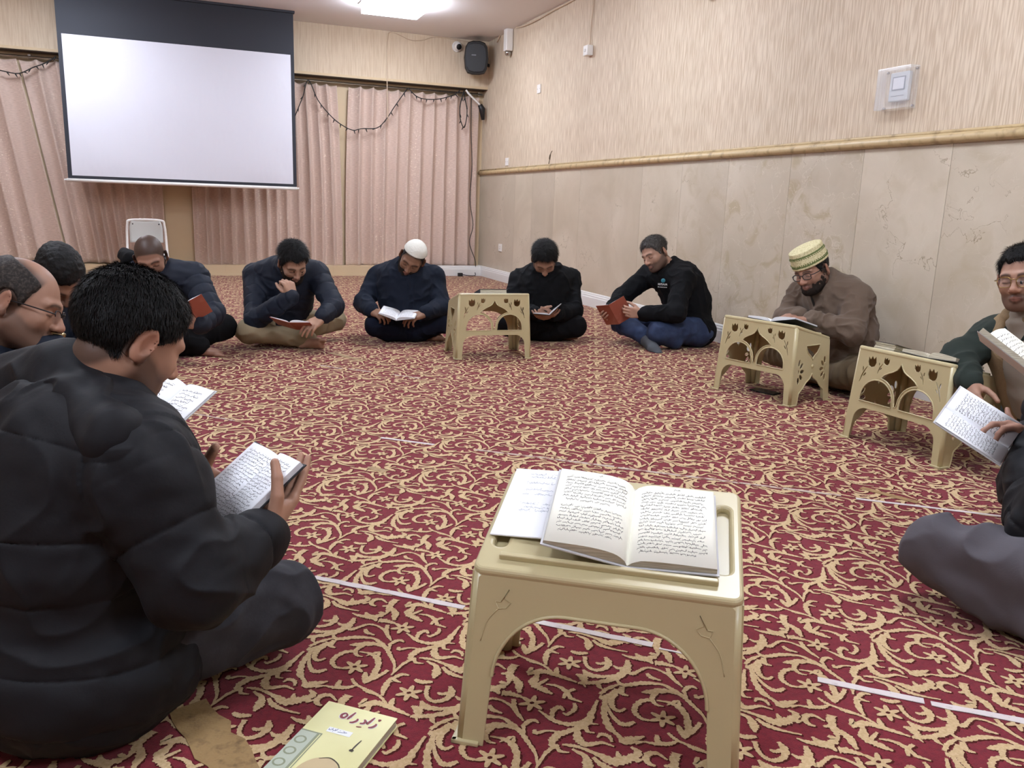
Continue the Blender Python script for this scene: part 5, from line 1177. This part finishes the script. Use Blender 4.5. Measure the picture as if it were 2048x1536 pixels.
# man in black behind the far stand
P7 = JJ(5.85, pel=(1092, 648, 'z', .11), nb=(1090, 544, -.22), head=(1089, 518, -.32), shR=(1041, 560, -.10), shL=(1140, 560, -.10), elR=(1022, 618, -.22), wrR=(1074, 626, -.40), elL=(1147, 622, -.22), wrL=(1108, 630, -.40), knR=(1015, 648, 'z', .13), knL=(1150, 652, 'z', .11), anR=(1110, 664, 'z', .05), anL=(1055, 664, 'z', .05))
person('person in a black hooded top bowed over a pale booklet behind the far stand', P7, vd(.02, -.86, .50), vd(.0, .50, .86), dict(R=(vd(.8, -.25, .35), vd(0, -.8, .3), dict(curl=(.5, .5, .55, .6))), L=(vd(-.8, -.2, .35), vd(0, -.8, .3), dict(curl=(.5, .5, .55, .6)))),
       dict(inf=.020, m='blackcloth', fold=.010), dict(inf=.018, m='blacktrouser'), skin='9A7561', hair=dict(LONGHAIR, t=.020, n=(.008, 45)), stubble=.6, feet=dict(R=(vd(1, .1, .2), (0, 0, 1))), collar=dict(r=.085, H=.02, t=.016, h=.02), hood=[(P7['nb']+vd(-.09, -.0, -.07), P7['nb']+vd(.09, 0, -.07), .05, .05)], seed=7, strands=5000, strand_len=(.008, .012), build=1.05)

# man in the black fleece with blue jeans
P8 = JJ(5.70, pel=(1383, 658, 'z', .11), nb=(1345, 540, -.02), head=(1310, 507, -.07), shL=(1366, 560, -.20), shR=(1297, 552, .14), elL=(1352, 626, -.34), wrL=(1283, 628, -.28), elR=(1244, 594, .10), wrR=(1217, 626, -.08), knL=(1316, 664, 'z', .12), knR=(1243, 646, 'z', .14), anR=(1306, 682, 'z', .055), anL=(1350, 684, 'z', .05))
pr = person('person in a black fleece and blue jeans holding a red-covered booklet', P8, vd(-.72, -.45, .50), vd(-.34, .87, .10), dict(L=(vd(-.9, .1, .2), vd(.15, -.3, .85), dict(curl=(.8, .85, .9, .95), thumb=(.4, .5))), R=(vd(-.35, -.3, .6), vd(-.6, -.55, .3), dict(curl=(.6, .6, .65, .7)))),
       dict(inf=.020, m='blackcloth', fold=.010), dict(inf=.014, m='jeans', fold=.010, socks=dict(R='sock')), skin='B48E7A', hair=dict(t=.015, fade=True, line=LINE, m='grey_hair', n=(.007, 75)), stubble=.75, feet=dict(R=(vd(.35, -.5, .6), vd(.2, .6, -.5))), collar=dict(r=.076, H=.022, t=.007, h=.03), seed=8, build=1.08, strands=5000, strand_len=(.006, .009))
def chest_logo():
    n = nz(pr['tf']*.75-pr['lat']*.55+vd(0, 0, .25)); c = at(1325, 569, 5.42); r = nz(CR-n*np.dot(CR, n)); u = np.cross(n, r); b = MB()
    def q(x, y, w, h, m, k=0): b.m = m; b.box(c+r*x+u*y, (w/2, h/2, .003), np.array([nz(r+u*k), nz(u-r*k), n]))
    b.m = 1; b.lathe(c+r*.003+u*.026, n, [(.014, -.004), (.014, .003), (.008, .004)], n=12); b.m = 0
    x = -.026
    for ch in ('I', 'T', 'W', 'A'):
        pass
    for i, x in enumerate((-.024, -.008, .008, .024)):
        q(x-.004, .001, .0028, .013, 0, -.2 if i > 1 else 0); q(x+.004, .001, .0028, .013, 0, .2 if i > 1 else 0); q(x, .001 if i != 1 else .006, .008, .0028, 0)
    for k in range(7): q(-.027+.009*k, -.018, .0035, .006, 0)
    b.build('chest_logo', [M['logo'], M['logoteal']], pr['root'])
chest_logo()

# man in the brown jacket with the patterned cap
P9 = JJ(4.47, pel=(1690, 735, 'z', .11), nb=(1656, 574, -.06), head=(1624, 541, -.12), shL=(1712, 596, -.20), shR=(1604, 592, .15), elL=(1702, 664, -.32), wrL=(1622, 640, -.26), elR=(1572, 640, .06), wrR=(1600, 632, -.08), knL=(1724, 752, 'z', .13), knR=(1545, 700, 'z', .13), anR=(1620, 738, 'z', .05), anL=(1600, 745, 'z', .05))
pr = person('person in a brown zip jacket and patterned cream and green cap, hand on book', P9, vd(-.74, -.40, .50), vd(-.28, .88, .14), dict(L=(vd(-.95, -.02, .1), vd(.1, .9, .35), dict(curl=(.45, .5, .55, .6), thumb=(.3, .3))), R=(vd(-.9, -.1, .2), vd(.1, .9, .3), dict(curl=(.3, .3, .35, .4)))),
       dict(inf=.024, m='brownknit', fold=.012), dict(inf=.018, m='browntrouser', fold=.014), skin='9E7764', hair=dict(t=.010, line=LINE, m='hair', n=(.004, 80)), beard=dict(t=.0085), stubble=.6, cap='kufi', collar=dict(r=.074, H=.03, t=.007, h=.035), seed=9, glasses=dict(m='frameblack', w=.024, h=.017, r=.0022), build=1.12)
b = MB(); pz = [pr['che']+pr['tf']*(.135+.02*math.sin(q*3))+nz(P9['nb']-P9['pel'])*q*.25-pr['lat']*.0 for q in np.linspace(-.2, .55, 9)]; b.tube(pz, .006, n=6); b.build('zip', M['zip'], pr['root'])

# shaven-headed man with a red booklet
P4 = JJ(4.72, pel=(325, 670, 'z', .11), nb=(312, 549, -.16), head=(301, 514, -.25), shR=(252, 560, -.08), shL=(386, 556, -.14), elL=(424, 626, -.22), wrL=(400, 650, -.40), elR=(240, 640, -.20), wrR=(350, 648, -.40), knL=(448, 654, 'z', .13), knR=(225, 675, 'z', .13), anR=(400, 692, 'z', .055), anL=(300, 700, 'z', .05))
person('person with a shaven head in a navy puffer jacket and black trousers, barefoot', P4, vd(.26, -.66, .68), vd(.0, .72, .66), dict(L=(vd(-.45, .15, .5), vd(.5, -.2, .75), dict(curl=(1.0, 1.05, 1.1, 1.15), thumb=(.2, .5))), R=(vd(.75, .1, .35), vd(-.1, -.6, .7), dict(curl=(.9, .95, 1.0, 1.05), thumb=(.3, .4)))),
       dict(inf=.028, m='navy', fold=.006), dict(inf=.018, m='blacktrouser'), skin='977260', hair=dict(t=.0, line=[-.06, -.06, -.04, -.01, .0, .03, .052, .068], shade='241C18', shade_amt=.86), stubble=.5, beard=dict(t=.010), feet=dict(R=(vd(1, .0, .15), vd(-.1, .8, .3))), puff=(.06, .009), collar=dict(r=.085, H=.022, t=.014, h=.02), collar_mat='blackcloth', hood=[(at(262, 520, 4.62), at(248, 508, 4.74), .05, .035), (at(340, 530, 4.62), at(300, 520, 4.75), .04, .045)], seed=4, build=1.06)
b = MB()

# man with thinning hair behind, bowed
P3 = JJ(3.15, pel=(45, 790, 'z', .12), nb=(82, 572, .0), head=(118, 552, -.06), shR=(48, 625, -.16), shL=(122, 600, .18), elR=(80, 730, -.22), wrR=(165, 740, -.22), elL=(175, 700, .12), wrL=(195, 740, -.05), knR=(130, 800, 'z', .13), knL=(200, 740, 'z', .13), anR=(190, 770, 'z', .06), anL=(160, 780, 'z', .06))
person('dark-haired person in navy bowed low at far left behind the bespectacled man', P3, vd(.45, -.86, .18), vd(.50, .55, .62), dict(R=(vd(.9, -.1, .0), vd(0, -.5, .8)), L=(vd(.8, -.2, .2), vd(0, .7, .5))),
       dict(inf=.024, m='navy2'), dict(inf=.016, m='navytrouser'), skin='946F5B', hair=dict(t=.015, fade=True, line=LINE_LOW, m='hair', n=(.005, 80)), collar=dict(r=.08, H=.02, t=.008, h=.03), hood=[(P3['nb']+vd(-.11, -.02, -.05), P3['nb']+vd(-.02, .03, -.10), .07, .06)], seed=3, vox=.005, build=1.05)

# balding man with spectacles
P2 = JJ(2.2, pel=(-75, 955, 'z', .12), nb=(-30, 725, -.08), head=(40, 606, -.10), shR=(-55, 800, -.22), shL=(-10, 750, .22), elR=(60, 860, -.22), wrR=(102, 696, -.06), elL=(130, 860, .30), wrL=(230, 850, .20), knR=(80, 985, 'z', .13), knL=(190, 860, 'z', .13), anR=(140, 940, 'z', .06), anL=(110, 960, 'z', .06))
pr = person('balding person with spectacles and short beard in a navy jacket at left', P2, vd(.86, -.29, -.27), vd(.24, .95, -.05), dict(R=(vd(-.75, .25, -.1), vd(.25, -.1, .9), dict(curl=(1.2, 1.2, 1.25, 1.3), thumb=(.2, .5))), L=(vd(.8, .1, .1), vd(0, -.4, .8), dict(curl=(.6, .6, .6, .6)))),
       dict(inf=.026, m='navy', fold=.008), dict(inf=.016, m='navytrouser'), skin='A27C68', hair=dict(t=.010, line=[-.075, -.075, -.05, -.02, -.012, .048, .09, .12], m='thin_hair', n=(.002, 120), bald=(.060, .045, .095), v=.003), stubble=.62, stub_col='3E342E', collar=dict(r=.082, H=.035, t=.008, h=.035), seed=2, vox=.0038, glasses=dict(m='frameblack', w=.024, h=.016, r=.0016, rim=False, y=.106), puff=(.11, .006), build=1.08)
d = nz(P2['wrR']-P2['elR']); c = P2['wrR']+d*.022; b = MB(); x = nz(np.cross(d, vd(0, 0, 1))); y = np.cross(d, x)
b.tube([c+x*.038*math.cos(a)+y*.034*math.sin(a) for a in np.linspace(.3, 2*math.pi-.3, 26)], .009, n=8, flat=1.0); b.build('watch_bracelet', M['watch'], pr['root'])

# man at the right edge with spectacles and gilet
P10 = JJ(2.98, pel=(2125, 885, 'z', .12), nb=(2066, 655, .0), head=(2049, 556, -.06), shR=(1996, 672, .14), shL=(2150, 705, -.14), elR=(1916, 716, .12), wrR=(1938, 768, -.02), elL=(2160, 835, -.28), wrL=(2125, 800, -.36), knR=(1960, 800, 'z', .14), knL=(2060, 850, 'z', .14), anR=(2040, 862, 'z', .06), anL=(2020, 850, 'z', .06))
pr = person('person with wire spectacles in a tan gilet over dark green sleeves at the right edge', P10, vd(-.74, -.16, .60), vd(-.10, .98, .12), dict(R=(vd(-.2, -.5, .5), vd(-.8, .3, .3), dict(curl=(.6, .65, .7, .75))), L=(vd(-.6, .3, .2), vd(.4, -.7, .3), dict(curl=(.7, .7, .7, .7)))),
       dict(inf=.020, m='green', fold=.010, name='fleece_jacket'), dict(inf=.016, m='teal', fold=.012), skin='A07A66', hair=dict(LONGHAIR, t=.016, line=LINE, n=(.006, 45)), stubble=.62, stub_col='3A322D', seed=10, vox=.004, glasses=dict(m='framegold', w=.024, h=.019, r=.0013), build=1.05, strands=3000)
def vest():
    tf, lat, che, mid, T = pr['tf'], pr['lat'], pr['che'], pr['mid'], pr['T']; PJ = P10; s = .96
    G = Field(*bounds({k: PJ[k] for k in ('pel', 'nb', 'shL', 'shR')}, .26), .006)
    G.ell(mid, T, np.array([.20, .168, .19]), .05); G.ell(che, T, np.array([.205, .155, .19]), .05); G.cap(PJ['shL']*.85+PJ['shR']*.15, PJ['shR']*.85+PJ['shL']*.15, .092, None, .05)
    for a in (-1, 1): G.cap(che+tf*.28+lat*.0-T[2]*.3, che+tf*.26+T[2]*.3, .15, .13, .02, 'sub')
    cd = nz(pr['nk']-PJ['nb']); G.ring(PJ['nb']+cd*.03-tf*.02, cd, .090, .035, .010, .02); G.cap(PJ['nb']+cd*.05+tf*.13, PJ['nb']-cd*.03+tf*.13, .06, .07, .01, 'sub')
    V, Q = G.mesh(); V = relax(V, Q, 2); finish('gilet', V, Q, M['gilet'], pr['root'])
    G = Field(*bounds({k: PJ[k] for k in ('pel', 'nb', 'shL', 'shR')}, .26), .006)
    G.ell(mid, T, np.array([.17, .158, .18]), .05); G.ell(che, T, np.array([.16, .148, .18]), .05); G.cap(PJ['nb']-cd*.03, PJ['nb']+cd*.03+tf*.012, .078, .072, .03); G.ring(PJ['nb']+cd*.032+tf*.008, cd, .072, .016, .004, .01)
    V, Q = G.mesh(); V = relax(V, Q, 2); N = vnormals(V, Q); V = V+N*((vnoise(V*22, 3)-.5)*.010)[:, None]; finish('shirt', V, Q, M['greyshirt'], pr['root'])
vest()

# man in grey trousers at the right edge, nearest on that side
P11 = JJ(1.95, pel=(2235, 1185, 'z', .12), nb=(2200, 770, .0), head=(2170, 640, .0), shL=(2215, 880, -.22), shR=(2130, 830, .20), elL=(2085, 1060, -.10), wrL=(2062, 872, .10), elR=(2060, 980, .28), wrR=(2090, 880, .24), knL=(1876, 1100, 'z', .135), knR=(2110, 985, 'z', .135), anR=(2080, 1080, 'z', .06), anL=(2070, 1235, 'z', .06))
person('person in grey trousers and black quilted jacket holding a white booklet, cut off at right', P11, vd(-.75, -.5, .1), vd(-.4, .85, 0), dict(L=(vd(-.85, .35, .2), vd(.35, .85, .1), dict(curl=(.35, .4, .5, .6), thumb=(.9, .3))), R=(vd(-.9, .2, 0), vd(0, -.7, .5))),
       dict(inf=.030, m='blackpuff', fold=.010), dict(inf=.020, m='greytrouser', fold=.020, fr=11), skin='A07866', hair=LONGHAIR, seed=11, vox=.004, puff=(.11, .010), build=1.05, s=1.0)

# man in the black puffer jacket, back to the camera
P1 = JJ(1.5, pel=(158, 1275, 'z', .13), nb=(190, 828, -.06), head=(262, 672, -.06), shR=(282, 945, -.20), shL=(38, 905, .10), elR=(392, 1162, -.20), wrR=(524, 1072, -.06), elL=(240, 1060, .28), wrL=(380, 968, .16), knR=(560, 1204, 'z', .125), knL=(340, 1010, 'z', .13), anR=(410, 1130, 'z', .06), anL=(460, 1105, 'z', .06))
person('person with black hair in a black hooded puffer jacket, back turned, reading at left', P1, vd(.50, -.36, -.79), vd(.20, .90, .05), dict(R=(vd(.17, .60, -.71), vd(.43, -.74, -.52), dict(curl=(.12, .12, .15, .18), thumb=(.1, .9))), L=(vd(.80, -.02, .58), vd(.43, -.74, -.52), dict(curl=(.12, .12, .15, .18), thumb=(.25, .7)))),
       dict(inf=.030, m='blackpuff', fold=.009, fr=14, skirt=True), dict(inf=.018, m='darkjeans', fold=.012, fr=14), skin='A87F69', hair=dict(t=.015, line=[-.090, -.086, -.038, .006, .012, .030, .052, .068], m='hair', n=(.003, 50), v=.0028, flow=-.8*CU-.2*CF), stubble=.72, seed=1, vox=.0035, cvox=.0040, puff=(.105, .009), collar=dict(r=.082, H=.018, t=.010, h=.012),
       hood=[(at(60, 785, 1.50), at(135, 755, 1.42), .075, .066), (at(135, 755, 1.42), at(222, 880, 1.25), .058, .040), (at(60, 790, 1.50), at(40, 870, 1.40), .06, .05), (at(222, 880, 1.25), at(328, 862, 1.35), .036, .024)], build=1.10, strands=26000, strand_len=(.004, .006), s=1.0, head_s=.92)

# ------------------------------------------------------------------ booklets in their hands
def vec(a, b, c): return vd(a, b, c)
open_book(at(500, 985, 1.53), vec(.66, -.135, .74), vec(.62, .66, -.43), .102, .170, 'white open book held by the person in the black puffer jacket', ang=(12, 9), bulge=(.012, .014), thick=(.003, .010), cover='darkcover', rows=20, hgt=.0050, seed=11, mx=.011, top=.014)
open_book(at(325, 815, 1.95), vec(.9, -.25, .3), vec(.35, .6, -.72), .09, .17, 'white open booklet glimpsed behind the black puffer jacket collar', ang=(15, 8), bulge=(.008, .008), thick=(.003, .003), cover='whitecover', rows=10, hgt=.008, seed=12)
open_book(at(384, 622, 4.25), vec(-.92, .10, -.30), vec(.0, .60, .80), .082, .12, 'red-covered booklet held up by the shaven-headed man', ang=(50, 22), bulge=(.006, .003), thick=(.006, .003), cover='redcover', rows=14, hgt=.005, seed=13)
open_book(at(586, 652, 4.80), vec(-.95, .20, -.05), vec(.08, .16, .98), .115, .16, 'red-backed booklet open on the lap of the khaki-trousered man', ang=(12, 4), bulge=(.012, .003), thick=(.004, .004), cover='redcover', rows=14, hgt=.005, seed=14)
open_book(at(797, 633, 5.22), vec(-.97, .15, .0), vec(.05, -.40, .90), .115, .15, 'white booklet open in the hands of the white-capped man', ang=(16, 14), bulge=(.014, .010), thick=(.003, .003), cover='whitecover', rows=14, hgt=.005, seed=15)
open_book(at(1098, 631, 5.40), vec(-.99, -.05, .0), vec(.0, -.03, 1.0), .105, .15, 'pale booklet held low by the person in black behind the far stand', ang=(40, 8), bulge=(.006, .006), thick=(.004, .004), cover='greycover', rows=14, hgt=.005, seed=16)
open_book(at(1228, 629, 5.45), vec(-.83, -.235, -.51), vec(-.70, .61, .25), .110, .155, 'red-covered booklet held by the grey-haired man in the black fleece', ang=(30, 22), bulge=(.006, .004), thick=(.004, .004), cover='redcover', rows=14, hgt=.005, seed=17)
open_book(at(1952, 856, 2.02), vec(.66, .46, -.59), vec(-.66, .62, -.42), .085, .165, 'white booklet with lines of script held above the grey-trousered knee', ang=(6, 14), bulge=(.004, .006), thick=(.003, .004), cover='whitecover', rows=18, hgt=.006, seed=18, mx=.008)
open_book(at(2030, 735, 2.45), vec(.75, .20, -.63), vec(-.62, .66, -.42), .155, .24, 'large open book with yellowed pages tilted up at the right edge', ang=(26, 4), bulge=(.006, .022), thick=(.016, .010), cover='whitecover', paper='paper', edge='edges', rows=14, hgt=.009, seed=19)
if __name__ == '__main__':
    for nme, PJ in dict(P1=P1, P2=P2, P3=P3, P4=P4, P5=P5, P6=P6, P7=P7, P8=P8, P9=P9, P10=P10, P11=P11).items():
        L = lambda a, b: round(float(np.linalg.norm(PJ[a]-PJ[b])), 2)
        print('BONES', nme, 'sh', L('shL', 'shR'), 'spine', L('pel', 'nb'), 'neck', L('nb', 'head'), 'ua', L('shL', 'elL'), L('shR', 'elR'), 'fa', L('elL', 'wrL'), L('elR', 'wrR'), 'th', L('pel', 'knL'), L('pel', 'knR'), 'sk', L('knL', 'anL'), L('knR', 'anR'), 'headz', round(PJ['head'][2], 2), 'maxx', round(max(float(v[0]) for v in PJ.values()), 2), 'kn', PJ['knL'].round(2), PJ['knR'].round(2), 'pel', PJ['pel'].round(2))
